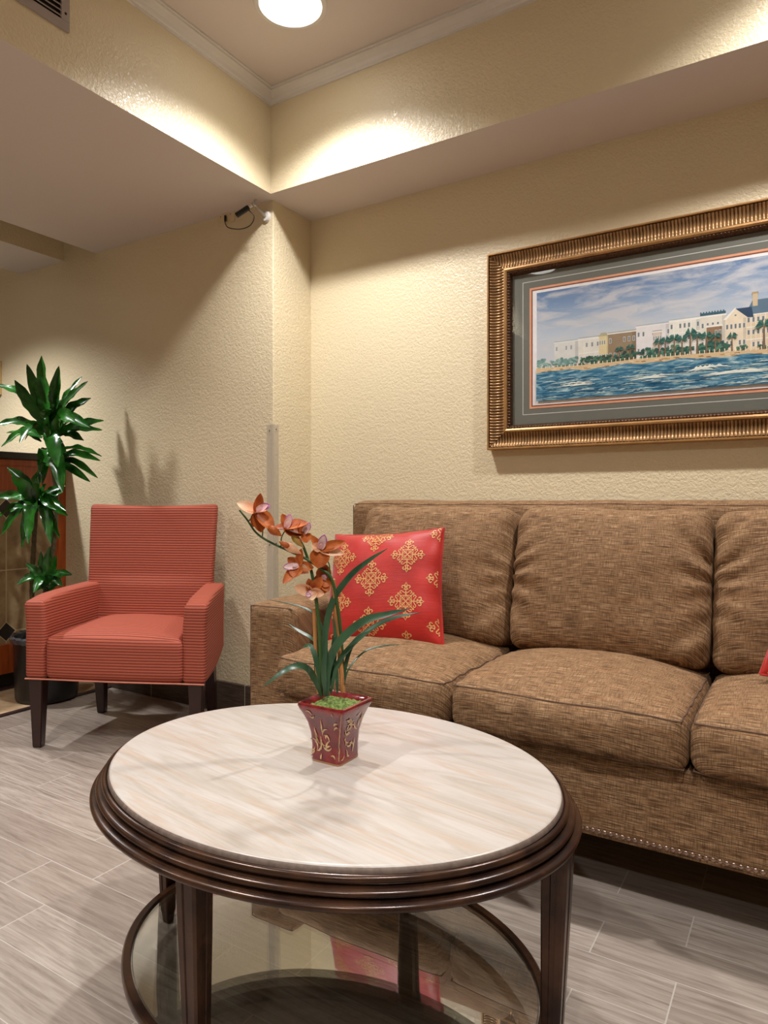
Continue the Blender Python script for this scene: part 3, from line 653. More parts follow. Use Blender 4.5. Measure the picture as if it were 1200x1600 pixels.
for x, y in ((-1.5, 1.76), (.5, 1.76), (-1.5, 2.38), (.5, 2.38)):
    bm = B(); p = S((x, y, 0)); a = [bm.verts.new(p+Vector((sx*.016, sy*.016, 0))) for sx, sy in ((-1, -1), (1, -1), (1, 1), (-1, 1))]; b = [bm.verts.new(p+Vector((sx*.028, sy*.028, .172))) for sx, sy in ((-1, -1), (1, -1), (1, 1), (-1, 1))]
    for k in range(4): bm.faces.new((a[k], a[(k+1) % 4], b[(k+1) % 4], b[k]))
    bm.faces.new(a[::-1]); bm.faces.new(b); obj('leg', bm, M['legwood'], sofa, smooth=False)
bm = B(); bmesh.ops.create_uvsphere(bm, u_segments=10, v_segments=6, radius=.0056, matrix=Matrix.Diagonal((1, .55, 1, 1))); nail = obj('nailhead', bm, M['nail'], sofa); nail.location = S((-.95, 1.6235, .176))
for k in range(1, 94):
    o = nail.copy(); C.objects.link(o); o.parent = sofa; o.location = S((-.95+.01345*k, 1.6235, .176))

# throw pillows with medallion print
def medallion(cx_, cy_, R, put, bm, inside):
    def st(pts, wd):
        pts = [(cx_+x*R, cy_+y*R) for x, y in pts]
        run = []
        for p in pts:
            if inside(*p): run.append(p)
            else:
                if len(run) > 1: strokes(bm, run, wd*R, put)
                run = []
        if len(run) > 1: strokes(bm, run, wd*R, put)
    for q in range(4):
        ca, sa = math.cos(q*PI/2), math.sin(q*PI/2)
        def ro(pts, m=1): return [(x*m*ca-y*sa, x*m*sa+y*ca) for x, y in pts]
        # pointed tip, neck and pair of scrolls on each arm
        st(ro([(0, .30), (0, .55)]), .06); st(ro([(-.07, .84), (0, .98), (.07, .84), (0, .76), (-.07, .84)]), .05); st(ro([(-.13, .63), (0, .6), (.13, .63)]), .05)
        for m in (1, -1):
            sp = [(.16+.13*math.cos(a)*(1-.055*k), .74+.12*math.sin(a)*(1-.055*k)) for k, a in enumerate([PI*1.25-k*.42 for k in range(14)])]
            st(ro([(.02, .58)]+sp, m), .06)
            sp = [(.25+.09*math.cos(a)*(1-.05*k), .47+.09*math.sin(a)*(1-.05*k)) for k, a in enumerate([PI*.9-k*.5 for k in range(11)])]
            st(ro([(.03, .42)]+sp, m), .05)
        # inner lattice
        st(ro([(0, .30), (.30, .30), (.30, 0)]), .045); st(ro([(0, .36), (.36, 0)]), .04); st(ro([(0, .0), (.10, .14), (0, .28), (-.10, .14), (0, 0)]), .04)
        st(ro([(.12, .12), (.30, .30), (.40, .40)]), .045); st(ro([(.34, .42), (.44, .44), (.42, .34)]), .05)
def pillow(label, loc, rot, seed, hw=.205, hh=.195):
    N = 34; T = .062
    def surf(x, y, side):
        a, b = x/hw, y/hh; ka, kb = 1-abs(a)**3.2, 1-abs(b)**3.2
        z = T*(max(0, ka)*max(0, kb))**.55
        z += .0035*noise.noise(Vector((x*16, y*16, seed)))*(1-max(abs(a), abs(b))**8)
        z += .006*max(0, abs(a)-.6)*math.sin(y*70+seed)+.006*max(0, abs(b)-.6)*math.sin(x*66+seed)
        pin = .055*(1-abs(b)**2)*abs(a)**2; pin2 = .055*(1-abs(a)**2)*abs(b)**2
        wob = 1+.01*noise.noise(Vector((x*10, y*10, seed+3)))
        return Vector((x*(1-pin)*wob*(1-.045*b), y*(1-pin2)*wob, side*max(z, 0)))
    bm = B(); grid = {}
    for side in (1, -1):
        for i in range(N+1):
            for j in range(N+1):
                x = hw*math.sin(PI/2*(2*i/N-1)); y = hh*math.sin(PI/2*(2*j/N-1))
                edge = i in (0, N) or j in (0, N)
                if edge and side == -1: grid[(side, i, j)] = grid[(1, i, j)]; continue
                p = surf(x, y, side)
                if edge: p.z = 0
                grid[(side, i, j)] = bm.verts.new(p)
        for i in range(N):
            for j in range(N):
                q = [grid[(side, i, j)], grid[(side, i+1, j)], grid[(side, i+1, j+1)], grid[(side, i, j+1)]]
                bm.faces.new(q if side == 1 else q[::-1])
    def put(x, y): p = surf(x, y, 1); p.z += .0012; return p
    inside = lambda x, y: abs(x) < hw*.985 and abs(y) < hh*.985
    for c_ in range(-2, 3):
        for r_ in range(-2, 3): medallion(-.02+c_*.122, .022+r_*.150+(.075 if c_ % 2 else 0), .060, put, bm, inside)
    me = bpy.data.meshes.new('throw_pillow'); bm.to_mesh(me); bm.free(); me.materials.append(M['red']); me.materials.append(M['goldprint'])
    for p in me.polygons: p.use_smooth = True
    o = bpy.data.objects.new('throw_pillow', me); C.objects.link(o); o.location = loc; o.rotation_mode = 'XYZ'; o.rotation_euler = rot
    tag(o, label, 'pillow'); 
    bm = B(); e = []
    for k in range(4*N):
        i, j = [(k, 0), (N, k-N), (3*N-k, N), (0, 4*N-k)][k//N]
        x = hw*math.sin(PI/2*(2*i/N-1)); y = hh*math.sin(PI/2*(2*j/N-1)); p = surf(x, y, 1); p.z = 0; e.append(p)
    e.append(e[0]); tube(bm, e, .0032, 6, cap=False); obj('piping', bm, M['red'], o)
    return o
pp = at(600, 921, 2.20)
pillow('red throw pillow with gold medallions on the left seat, behind the orchid', pp, (math.radians(70), math.radians(-4.5), math.radians(8)), 1.0)
pillow('red and gold throw pillow at the right edge of the frame, on the right seat', (.146, 1.865, .702), (math.radians(70), math.radians(5), math.radians(-12)), 4.0)

# ================================================================ ARMCHAIR
ang = math.radians(24.5)
ch = thing('armchair', 'coral red ribbed fabric armchair with dark tapered legs by the left wall', 'chair', (-2.541, 1.498, 0), ang)
SK = -.16      # the back stands a little to one side of straight behind the front
def sk(q): return Vector((q.x+SK*q.y, q.y, q.z))
W = .722; D = .56
def chbox(name, a, b, r, mat, fn, n, seam=None):
    a, b = Vector(a), Vector(b); c = (a+b)/2; hf = (b-a)/2
    bm = B(); f2 = lambda q: sk(fn(q, hf, c)+c)
    softbox(bm, hf, r, f2, n); mats = [mat, M['welt']]
    if seam:
        for loop in seam(hf, r, c): tube(bm, [f2(Vector(p)) for p in loop], .0026, 6, 1)
    return obj(name, bm, mats, ch)
def taper_in(c, q, side):
    "side panels run in towards the back"
    y = c.y+q.y; return -side*(.085 if side < 0 else .03)*max(0, y/.5)**1.3
def seat(q, hf, c):
    q = q.copy(); nx, ny = q.x/hf.x, q.y/hf.y
    q.x *= 1-.28*max(0, (q.y+hf.y)/(2*hf.y))*.9
    if q.z > 0: q.z += .03*max(0, 1-abs(nx)**2.5)*max(0, 1-abs(ny)**4)+.012*(ny+1)/2
    if ny < -.6: q.y -= .008*(1-nx*nx)
    return q
def fseam(hf, r, c): return [[(-hf.x+.01+(2*hf.x-.02)*i/24, -hf.y+.001, -hf.z+.003) for i in range(25)]]
chbox('seat', (.082, -.006, .268), (W-.082, .42, .432), .028, M['rib_y'], seat, (22, 20, 8), fseam)
def armf(side):
    def f(q, hf, c):
        q = q.copy(); y = c.y+q.y
        q.x += taper_in(c, q, side)*.9
        if q.z > hf.z*.4: q.x += side*.012*((q.z/hf.z)-.4)*(1-y) ; q.z += .018*math.sin(max(0, min(1, y/.5))*PI/2) - .012*(1-min(1, max(0, y/.1)))
        if q.z < 0 and y > .18: q.z += (y-.18)**1.4*.30*(-q.z/hf.z)
        return q
    return f
def aseam(hf, r, c):
    k = .3*r
    return [[(-hf.x+k, -hf.y+k+(2*hf.y-2*k)*i/20, hf.z-k) for i in range(21)], [(hf.x-k, -hf.y+k+(2*hf.y-2*k)*i/20, hf.z-k) for i in range(21)],
            [(-hf.x+k+(2*hf.x-2*k)*i/8, -hf.y+k, hf.z-k) for i in range(9)], [(-hf.x+k, -hf.y+k, hf.z-k-(2*hf.z-2*k)*i/16) for i in range(17)], [(hf.x-k, -hf.y+k, hf.z-k-(2*hf.z-2*k)*i/16) for i in range(17)],
            [(-hf.x+k+(2*hf.x-2*k)*i/8, -hf.y+k, -hf.z+k) for i in range(9)]]
chbox('arm', (0, 0, .268), (.086, .45, .575), .018, M['rib_z'], armf(-1), (5, 18, 14), None)
chbox('arm', (W-.092, 0, .268), (W, .45, .575), .018, M['rib_z'], armf(1), (5, 18, 14), None)
def backf(q, hf, c):
    q = q.copy(); nz = q.z/hf.z; h = (nz+1)/2
    q.x *= .97+.06*h; q.y += .085*h**1.2-.0
    nx = q.x/hf.x
    if nz > .5: q.z -= .008*(1-nx*nx)*(1 if True else 0)-.004
    if q.y < 0: q.y -= .012*max(0, 1-nx*nx)
    return q
def bseam(hf, r, c):
    k = .3*r
    return [[(-hf.x+k, -hf.y+k, -hf.z+.1+(2*hf.z-.1-k)*i/20) for i in range(21)]+[(-hf.x+k+(2*hf.x-2*k)*i/20, -hf.y+k, hf.z-k) for i in range(21)]+[(hf.x-k, -hf.y+k, hf.z-k-(2*hf.z-.1-k)*i/20) for i in range(21)]]
chbox('backrest', (.078, .375, .30), (W-.072, .445, .930), .02, M['rib_z'], backf, (22, 5, 26), None)
bm = B(); pts = [(.003, .003), (W-.003, .003)]
tube(bm, [sk(Vector((.004+(W-.008)*i/20, -.002, .270))) for i in range(21)], .0032, 6); obj('piping', bm, M['welt'], ch)
def chleg(x, y, rake):
    bm = B(); lo, hi = .018, .029
    a = [bm.verts.new(sk(Vector((x+rake[0]+sx*lo, y+rake[1]+sy*lo, 0)))) for sx, sy in ((-1, -1), (1, -1), (1, 1), (-1, 1))]
    b = [bm.verts.new(sk(Vector((x+sx*hi, y+sy*hi, .285)))) for sx, sy in ((-1, -1), (1, -1), (1, 1), (-1, 1))]
    for k in range(4): bm.faces.new((a[k], a[(k+1) % 4], b[(k+1) % 4], b[k]))
    bm.faces.new(a[::-1]); bm.faces.new(b); bmesh.ops.bevel(bm, geom=list(bm.edges), offset=.003, segments=2, affect='EDGES'); obj('leg', bm, M['legwood'], ch)
chleg(.042, .035, (0, .0)); chleg(W-.042, .035, (0, .0)); chleg(.135, .42, (-.01, .05)); chleg(W-.09, .42, (.01, .05))

# ================================================================ COFFEE TABLE
TX, TY = -.784, 1.056; AX, AY = .443, .345
tb = thing('coffee_table', 'oval coffee table with cream marble top, dark beaded rim and glass shelf', 'table', (TX, TY, 0))
bm = B(); rings = lathe(bm, [(-.01, .437), (-.001, .437), (.0, .440), (.0062, .4405), (.0058, .4445), (.0030, .4485), (-.0005, .4500), (-.003, .4501)], 128, AX, AY, True); bm.faces.new(rings[-1]); bm.faces.new(rings[0][::-1])
for f in bm.faces: f.material_index = 1 if abs(f.normal.z) < .5 else 0
bm.normal_update()
for f in bm.faces: f.material_index = 0 if f.normal.z > .6 else 1
obj('marble_top', bm, [M['marble'], M['marble_edge']], tb)
prof = [(-.03, .437), (-.0, .437), (.0072, .4375), (.0085, .4415), (.010, .4430)]
def bead(o0, o1, zt, zb):
    out = []; n = 7
    for k in range(n+1):
        a = PI/2-PI*k/n; out.append((o0+(o1-o0)*max(0, math.cos(a))**.8, (zt+zb)/2+(zt-zb)/2*math.sin(a)))
    return out
prof += bead(.010, .0165, .4425, .4305)+[(.0115, .4295)]+bead(.0165, .0265, .4285, .4165)+[(.0215, .4155)]+bead(.0265, .0365, .4145, .4015)+[(.022, .4015), (.022, .404), (-.03, .404)]
bm = B(); lathe(bm, prof, 128, AX, AY, True, close=True); obj('rim', bm, M['bronze'], tb, ang=50)
def tleg(x, y, bx, by):
    bm = B(); prev = None
    for z, s in ((0, .0075), (.004, .0095), (.02, .0105), (.028, .0125), (.18, .0165), (.30, .0195), (.404, .0215)):
        k = z/.404; c = Vector((bx+(x-bx)*k, by+(y-by)*k, z)); ring = []
        pr = [(-1, -.8), (-.8, -1), (-.25, -1), (-.2, -.9), (.2, -.9), (.25, -1), (.8, -1), (1, -.8), (1, -.25), (.9, -.2), (.9, .2), (1, .25), (1, .8), (.8, 1), (.25, 1), (.2, .9), (-.2, .9), (-.25, 1), (-.8, 1), (-1, .8), (-1, .25), (-.9, .2), (-.9, -.2), (-1, -.25)]
        ring = [bm.verts.new(c+Vector((px*s, py*s, 0))) for px, py in pr]
        if prev:
            for i in range(24): bm.faces.new((prev[i], prev[(i+1) % 24], ring[(i+1) % 24], ring[i]))
        else: bm.faces.new(ring[::-1])
        prev = ring
    bm.faces.new(prev); obj('leg', bm, M['bronze'], tb, ang=30)
tleg(.453, 0, .440, 0); tleg(-.453, 0, -.440, 0); tleg(.008, -.338, .008, -.330); tleg(-.010, .345, -.010, .332)
bm = B(); lathe(bm, [(-.012, .072), (-.0, .070), (.003, .073), (.004, .080), (.003, .087), (0, .090), (-.012, .089), (-.0135, .085), (-.0135, .076)], 128, .424, .322, True, close=True); obj('shelf_ring', bm, M['bronze'], tb)
bm = B(); rings = lathe(bm, [(0, .0775), (.0, .0835), (-.002, .0855), (-.03, .0862)], 128, .409, .307, True); bm.faces.new(rings[-1]); bm.faces.new(rings[0][::-1]); obj('glass_shelf', bm, M['glass'], tb, ang=8)

# ================================================================ ORCHID
OC = Vector((-.777, 1.078, .450))
orc = thing('potted_orchid', 'artificial orange orchid in a square red glazed pot on the marble table', 'potted plant', OC)
def sq(h, r, n=5):
    pts = []
    for k in range(4):
        for i in range(n):
            a = k*PI/2+PI/2*i/(n-1); cxq = (h-r)*(1 if k in (0, 3) else -1); cyq = (h-r)*(1 if k in (0, 1) else -1); pts.append((cxq+r*math.cos(a), cyq+r*math.sin(a)))
    return pts
pot_prof = [(0, .0335), (.004, .035), (.008, .0345), (.03, .0345), (.055, .0365), (.075, .041), (.092, .0475), (.102, .0525), (.108, .0545), (.113, .0535), (.114, .0505), (.110, .0475), (.100, .043)]
def potr(z):
    for (z0, r0), (z1, r1) in zip(pot_prof, pot_prof[1:]):
        if z0 <= z <= z1: return r0+(r1-r0)*(z-z0)/(z1-z0)
    return .0335
bm = B(); prev = None
for i, (z, h) in enumerate(pot_prof):
    ring = [bm.verts.new((x, y, z)) for x, y in sq(h, .010)]
    if prev:
        for k in range(len(ring)): bm.faces.new((prev[k], prev[(k+1) % len(ring)], ring[(k+1) % len(ring)], ring[k])).material_index = 2 if i < 2 else 0
    else: bm.faces.new(ring[::-1]).material_index = 2
    prev = ring
bm.faces.new(prev)
rr = random.Random(11)
for face in range(4):
    rot = Matrix.Rotation(face*PI/2, 3, 'Z')
    def put(x, z, rot=rot): return rot @ Vector((x, -potr(max(.001, z))-.0014, z))
    for k in range(24):
        x, z = rr.uniform(-.026, .026), rr.uniform(.012, .10); x *= potr(z)/.036; L = rr.uniform(.010, .026); cv = rr.uniform(-2.6, 2.6); a = rr.uniform(1.1, 2.0)+rr.choice([0, PI])
        pts = []
        for s in range(9):
            pts.append((x, z)); x += math.cos(a)*L/8; z += math.sin(a)*L/8; a += cv/8
            lim = potr(max(.002, min(z, .105)))*.86; x = max(-lim, min(lim, x)); z = max(.008, min(z, .104))
        strokes(bm, pts, lambda t_: .0036*math.sin(PI*min(max(t_, .12), .88)), put)
    def putc(x, z, rot=rot):   # worn corner edges
        c = potr(max(.001, z))-.010+.0071+.0006; return rot @ Vector((c+x*.7, -c+x*.7, z))
    strokes(bm, [(rr.uniform(-.0007, .0007), z) for z in [.010+.096*i/18 for i in range(19)]], lambda t_: .0012+.0016*abs(noise.noise(Vector((t_*9, face, 0)))), putc)
obj('pot', bm, [M['glaze'], M['glaze_ridge'], M['clay']], orc)
bm = B(); N = 22
gv = [[bm.verts.new(((i/N*2-1)*.0455, (j/N*2-1)*.0455, .101+.010*(1-max(abs(i/N*2-1), abs(j/N*2-1))**3)+.006*noise.noise(Vector((i*.5, j*.5, 2))))) for j in range(N+1)] for i in range(N+1)]
for i in range(N):
    for j in range(N): bm.faces.new((gv[i][j], gv[i+1][j], gv[i+1][j+1], gv[i][j+1]))
obj('moss', bm, M['moss'], orc)
OD = 1.327
def op(u, v, dd=0): return at(u, v, OD+dd)-OC
def strap(name, pts, wd, mat, parent, fold=.25, face=None, taper=.5, n=8):
    "long leaf: a folded, tapering blade of real thickness along a curve"
    cv = spline(pts, n); m = len(cv); bm = B(); prev = None
    for i, p in enumerate(cv):
        d = (cv[min(i+1, m-1)]-cv[max(i-1, 0)]).normalized()
        ref = face if face is not None else Vector((0, 0, 1))
        s = d.cross(ref)
        if s.length < .1: s = d.cross(Vector((.3, 1, .2)))
        s.normalize(); up = s.cross(d).normalized(); k = i/(m-1)
        ww = wd*(.35+.65*min(1, k/.25) if k < .25 else 1)*(1-max(0, (k-taper)/(1-taper))**2.2*.96); th = .0009
        ring = [p-s*ww/2+up*ww*fold, p+up*th, p+s*ww/2+up*ww*fold, p+s*ww/2*.98+up*(ww*fold-th), p-up*th, p-s*ww/2*.98+up*(ww*fold-th)]
        ring = [bm.verts.new(q) for q in ring]
        if prev:
            for a in range(6): bm.faces.new((prev[a], prev[(a+1) % 6], ring[(a+1) % 6], ring[a]))
        else: bm.faces.new(ring[::-1])
        prev = ring
    bm.faces.new(prev); return obj(name, bm, mat, parent, ang=60)
cf = -F_
for pts, wd in (
    ([(508, 1086, 0), (507, 1010, 0), (518, 945, .005), (545, 903, .0), (575, 877, -.01), (605, 857, -.03)], .0125),
    ([(512, 1088, -.01), (513, 1042, -.01), (530, 1004, -.02), (567, 972, -.03), (605, 960, -.05), (640, 951, -.06)], .0165),
    ([(517, 1084, 0), (527, 1040, 0), (550, 1008, .01), (585, 979, .02), (620, 964, .02), (658, 957, .02)], .010),
    ([(502, 1088, -.01), (492, 1062, -.02), (480, 1045, -.04), (463, 1041, -.06), (440, 1051, -.08), (410, 1074, -.09)], .0125),
    ([(504, 1086, 0), (496, 1040, .0), (486, 1010, .01), (472, 1012, .015)], .010),
    ([(514, 1080, .02), (510, 1010, .02), (496, 965, .03), (470, 948, .05), (420, 937, .08)], .0045),
    ([(516, 1080, .02), (505, 1020, .02), (488, 998, .03), (466, 985, .05), (448, 973, .07)], .006),
    ([(537, 1076, .0), (545, 1045, .0), (570, 1018, .02), (600, 1009, .03), (633, 1007, .04)], .0035),
    ([(536, 1078, .01), (540, 1040, .01), (552, 1005, .02), (575, 985, .03), (597, 975, .03)], .008),
    ([(511, 1086, .0), (520, 1045, .01), (524, 1000, .0), (520, 960, .0)], .009),
    ([(497, 1086, .01), (495, 1040, .01), (498, 990, .01)], .010), ([(508, 1088, -.015), (506, 1040, -.02), (512, 1000, -.02)], .010),
    ([(527, 1084, .0), (526, 1050, .0), (520, 1010, .01), (530, 960, .015)], .007)):
    strap('leaf', [op(*p) for p in pts], wd, M['oleaf'], orc, .18, face=(cf*.9+Vector((0, 0, .5))).normalized())
def stem(pts, r, mat=M['stem'], name='stem'):
    bm = B(); tube(bm, spline([op(*p) for p in pts], 8), r, 8); return obj(name, bm, mat, orc)
stem([(502, 1088, 0), (500, 1000, 0), (495, 945, 0), (489, 905, 0), (482, 876, .005), (472, 850, .01), (466, 842, .01)], [.0042, .0022])
stem([(536, 1082, .01), (534, 1010, .01), (528, 950, .005), (518, 904, 0), (500, 888, 0), (476, 872, 0), (452, 861, -.005), (420, 846, -.01), (400, 832, -.015), (386, 812, -.02), (374, 797, -.02)], [.0036, .0016])
stem([(520, 905, .003), (524, 950, .01), (530, 1010, .01), (536, 1082, .0)], .0048, M['bamboo'], 'stake'); stem([(491, 950, .01), (493, 1010, .01), (498, 1084, .005)], .0038, M['bamboo'], 'stake')
for a in ([(513, 903, 0), (515, 885, 0), (508, 868, .0), (505, 855, 0)], [(410, 838, -.012), (411, 825, -.012), (412, 815, -.012)], [(439, 854, -.01), (440, 840, -.01), (446, 828, -.01)], [(389, 814, -.02), (395, 806, -.02), (402, 800, -.02)],
          [(487, 893, 0), (478, 886, .0), (468, 884, 0)], [(481, 872, 0), (476, 856, 0), (468, 845, 0)], [(496, 925, 0), (492, 915, 0), (487, 918, 0)], [(470, 843, .01), (488, 842, .0), (497, 846, .0)]): stem(a, .0012)
def petal_mesh(bm, o, d, n, L, wd, cup, mi=0, curl=0):
    "one petal from o along d, face normal n"
    d = d.normalized(); s = d.cross(n).normalized(); n = s.cross(d).normalized(); NU, NV = 8, 6; g = []
    for i in range(NU+1):
        k = i/NU; row = []
        ww = wd*(math.sin(PI*min(1, k*.93+.07)**.8)**.7)*.5+.0008
        for j in range(NV+1):
            m = j/NV*2-1
            row.append(o+d*(L*k)+s*(m*ww)+n*(cup*L*k*k+abs(m)**2*ww*.5*(1-k*.4)+curl*L*math.sin(k*PI)))
        g.append(row)
    th = n*.0006; A_ = [[bm.verts.new(p) for p in r] for r in g]; B_ = [[bm.verts.new(p-th) for p in r] for r in g]
    for i in range(NU):
        for j in range(NV):
            bm.faces.new((A_[i][j], A_[i+1][j], A_[i+1][j+1], A_[i][j+1])).material_index = mi; bm.faces.new((B_[i][j], B_[i][j+1], B_[i+1][j+1], B_[i+1][j])).material_index = mi
    for i in range(NU):
        bm.faces.new((A_[i][0], B_[i][0], B_[i+1][0], A_[i+1][0])).material_index = mi; bm.faces.new((A_[i][NV], A_[i+1][NV], B_[i+1][NV], B_[i][NV])).material_index = mi
UP = Vector((0, 0, 1))
def iv(du, dv, dd): return (R_*du - UP*dv + F_*dd)
def flower(c, petals, lip, facing):
    """petals: (du, dv, depth, length px, width px, pale) in the photo's directions, real lengths from px at the orchid's distance"""
    k = OD/FPX; o = op(*c); n = iv(*facing).normalized(); bm = B()
    for du, dv, dd, L, wd, pale in petals: petal_mesh(bm, o, iv(du, dv, dd), n, L*k*1.05, wd*k*1.15, .22, 1 if pale else 0, .05)
    f = obj('flower', bm, [M['petal'], M['petal_pale']], orc, ang=70)
    bm = B(); lp = o+n*.002; ld = iv(*lip[:3]); LL, LW = lip[3]*k*.8, lip[4]*k*.75
    petal_mesh(bm, lp, ld, n, LL, LW, .1, 0); petal_mesh(bm, lp+ld.normalized()*LL*.55, ld+n*.6, n, LL*.5, LW*1.1, -.3, 1); petal_mesh(bm, lp, ld*.5+n, ld, LL*.5, LW*.6, .2, 0)
    obj('lip', bm, [M['lip'], M['liptip']], f, ang=70)
flower((400, 800, -.02), [(-1, -.35, -.1, 30, 17, 1), (.15, -1, 0, 28, 13, 0), (.55, .75, .2, 36, 22, 0), (-.3, .9, .3, 22, 14, 0), (.7, .1, -.5, 22, 14, 1), (.1, 1, .2, 30, 22, 0)], (1, -.45, -.4, 30, 15), (.6, -.5, -.8))
flower((446, 826, -.012), [(-.4, -1, 0, 22, 16, 0), (1, -.05, 0, 34, 22, 0), (-.8, .1, .2, 18, 14, 0), (.9, .4, .2, 28, 20, 0), (.3, .5, -.2, 16, 14, 0)], (.35, -1, -.1, 26, 13), (.4, -.8, -.5))
flower((474, 834, -.005), [(-.3, -.8, 0, 18, 22, 0), (-1, .0, 0, 20, 18, 0), (.2, .9, .1, 14, 18, 0)], (.6, -1, -.1, 22, 12), (.4, -.6, -.6))
flower((500, 858, -.004), [(-.7, -1, 0, 24, 10, 0), (1, -.25, 0, 40, 13, 0), (.95, .25, .1, 36, 12, 1), (-.1, 1, 0, 28, 26, 0), (-.6, -.3, -.3, 16, 12, 1)], (.35, -1, -.4, 30, 15), (.2, -.3, -1))
flower((467, 884, -.004), [(.25, -1, 0, 26, 11, 0), (-.75, 1, -.1, 34, 14, 0), (1, .15, .1, 22, 13, 0), (-.7, -.5, .2, 20, 13, 0), (-.2, .6, -.2, 20, 20, 0), (.8, .6, .1, 18, 12, 1)], (-1, .1, -.2, 28, 12), (-.3, -.2, -1))
flower((487, 924, -.004), [(-1, -.35, 0, 26, 15, 1), (-.2, -1, 0, 20, 11, 0), (.8, .1, -.1, 20, 12, 1), (.1, .6, -.2, 14, 14, 1), (.55, -.8, .1, 26, 14, 0)], (-.5, .4, -.4, 14, 9), (.0, .1, -1))
flower((505, 905, .008), [(.1, -1, 0, 24, 20, 0), (-.6, .3, 0, 16, 16, 0), (.6, .3, 0, 16, 18, 0), (.0, 1, 0, 22, 18, 0), (.3, .8, -.1, 20, 14, 0)], (.3, -.6, -.5, 12, 10), (.1, -.2, -1))
def bud(a, b, r, mats):
    bm = B(); a, b = op(*a), op(*b); n = 9; tube(bm, [a+(b-a)*i/n for i in range(n+1)], [max(.0006, r*math.sin(PI*(i/n)**.8)) for i in range(n+1)], 10); obj('bud', bm, mats, orc)
bud((417, 822, -.02), (441, 838, -.02), .0085, M['petal']); bud((455, 833, -.01), (474, 856, -.01), .0075, M['bud']); bud((440, 848, -.012), (472, 866, -.008), .0085, M['petal_pale']); bud((436, 846, -.016), (462, 860, -.012), .006, M['petal'])

# ================================================================ POTTED DRACAENA
PC = Vector((-3.10, 1.94, .010)); PD = 3.28
dr = thing('potted_dracaena', 'tall glossy dracaena in a black pot between the armchair and the fireplace', 'potted plant', PC)
bm = B(); rings = lathe(bm, [(.0, .0), (.132, 0), (.135, .004), (.138, .02), (.146, .28), (.150, .29), (.150, .297), (.144, .297), (.14, .27), (0, .265)], 40); bmesh.ops.remove_doubles(bm, verts=bm.verts, dist=1e-5)
obj('pot', bm, M['pot_black'], dr)
bm = B(); seg = 60
pr = []
for ri, (r, z) in enumerate(((.140, .272), (.142, .296), (.153, .306), (.160, .297), (.157, .275))):
    pr.append([bm.verts.new(((r+.006*noise.noise(Vector((k*.7, ri, 0))))*math.cos(2*PI*k/seg), (r+.006*noise.noise(Vector((k*.7, ri, 0))))*math.sin(2*PI*k/seg), z+.008*noise.noise(Vector((k*.9, ri*2, 5))))) for k in range(seg)])
for a, b in zip(pr, pr[1:]):
    for k in range(seg): bm.faces.new((a[k], a[(k+1) % seg], b[(k+1) % seg], b[k]))
obj('liner', bm, M['liner'], dr, ang=25)
bm = B(); r = lathe(bm, [(.139, .262), (.08, .27), (.02, .272)], 32); bm.faces.new(r[-1]); obj('soil', bm, M['dark'], dr)
def dp(u, v, dd=0): return at(u, v, PD+dd)-PC
def canef(pts, r):
    bm = B(); cv = spline([dp(*p) for p in pts], 14); rad = [r*(1+.10*math.sin(i*2.2)) for i in range(len(cv))]; tube(bm, cv, rad, 10); obj('cane', bm, M['cane'], dr)
canef([(64, 1008, 0), (72, 920, 0), (84, 850, .02), (88, 780, .03), (82, 720, .02), (76, 668, 0)], .011); canef([(56, 1008, -.02), (50, 930, -.02), (53, 850, -.03), (56, 800, -.03), (57, 775, -.03)], .011)
canef([(72, 1008, -.03), (72, 950, -.04), (70, 915, -.04)], .010)
def dleaf(base_, tip, wd, sag=.0, seed=0):
    a, b = dp(*base_), dp(*tip); L = (b-a).length; mid = a+(b-a)*.45+Vector((0, 0, sag*L)); cv = spline([a, mid, b], 9); m = len(cv)
    bm = B(); prev = None; side0 = None; rq = random.Random(seed)
    hz = Vector((b.x-a.x, b.y-a.y, 0)); tw = rq.uniform(-.5, .5)
    for i, p in enumerate(cv):
        d = (cv[min(i+1, m-1)]-cv[max(i-1, 0)]).normalized(); s = d.cross((UP*.55+cf*.75).normalized())
        if s.length < .25: s = d.cross(UP)
        s.normalize()
        if side0 and s.dot(side0) < 0: s = -s
        side0 = s; up = s.cross(d).normalized(); s = (s*math.cos(tw)+up*math.sin(tw)); up = s.cross(d).normalized(); k = i/(m-1)
        ww = wd*(.22+.78*math.sin(PI*min(1, k/.55)/2)) if k < .55 else wd*max(0.02, math.cos(PI/2*(k-.55)/.45))**.75
        wave_ = .10*ww*math.sin(i*1.3+seed); th = .0011; f = .20*ww
        ring = [p-s*ww/2+up*(f+wave_), p-s*ww*.25+up*f*.3, p, p+s*ww*.25+up*f*.3, p+s*ww/2+up*(f-wave_), p+s*ww*.49+up*(f-wave_-th), p+s*ww*.25+up*(f*.3-th), p-up*th*2, p-s*ww*.25+up*(f*.3-th), p-s*ww*.49+up*(f+wave_-th)]
        ring = [bm.verts.new(q) for q in ring]
        if prev:
            for q in range(10): bm.faces.new((prev[q], prev[(q+1) % 10], ring[(q+1) % 10], ring[q]))
        else: bm.faces.new(ring[::-1])
        prev = ring
    bm.faces.new(prev); obj('leaf', bm, M['leaf'], dr, ang=70)
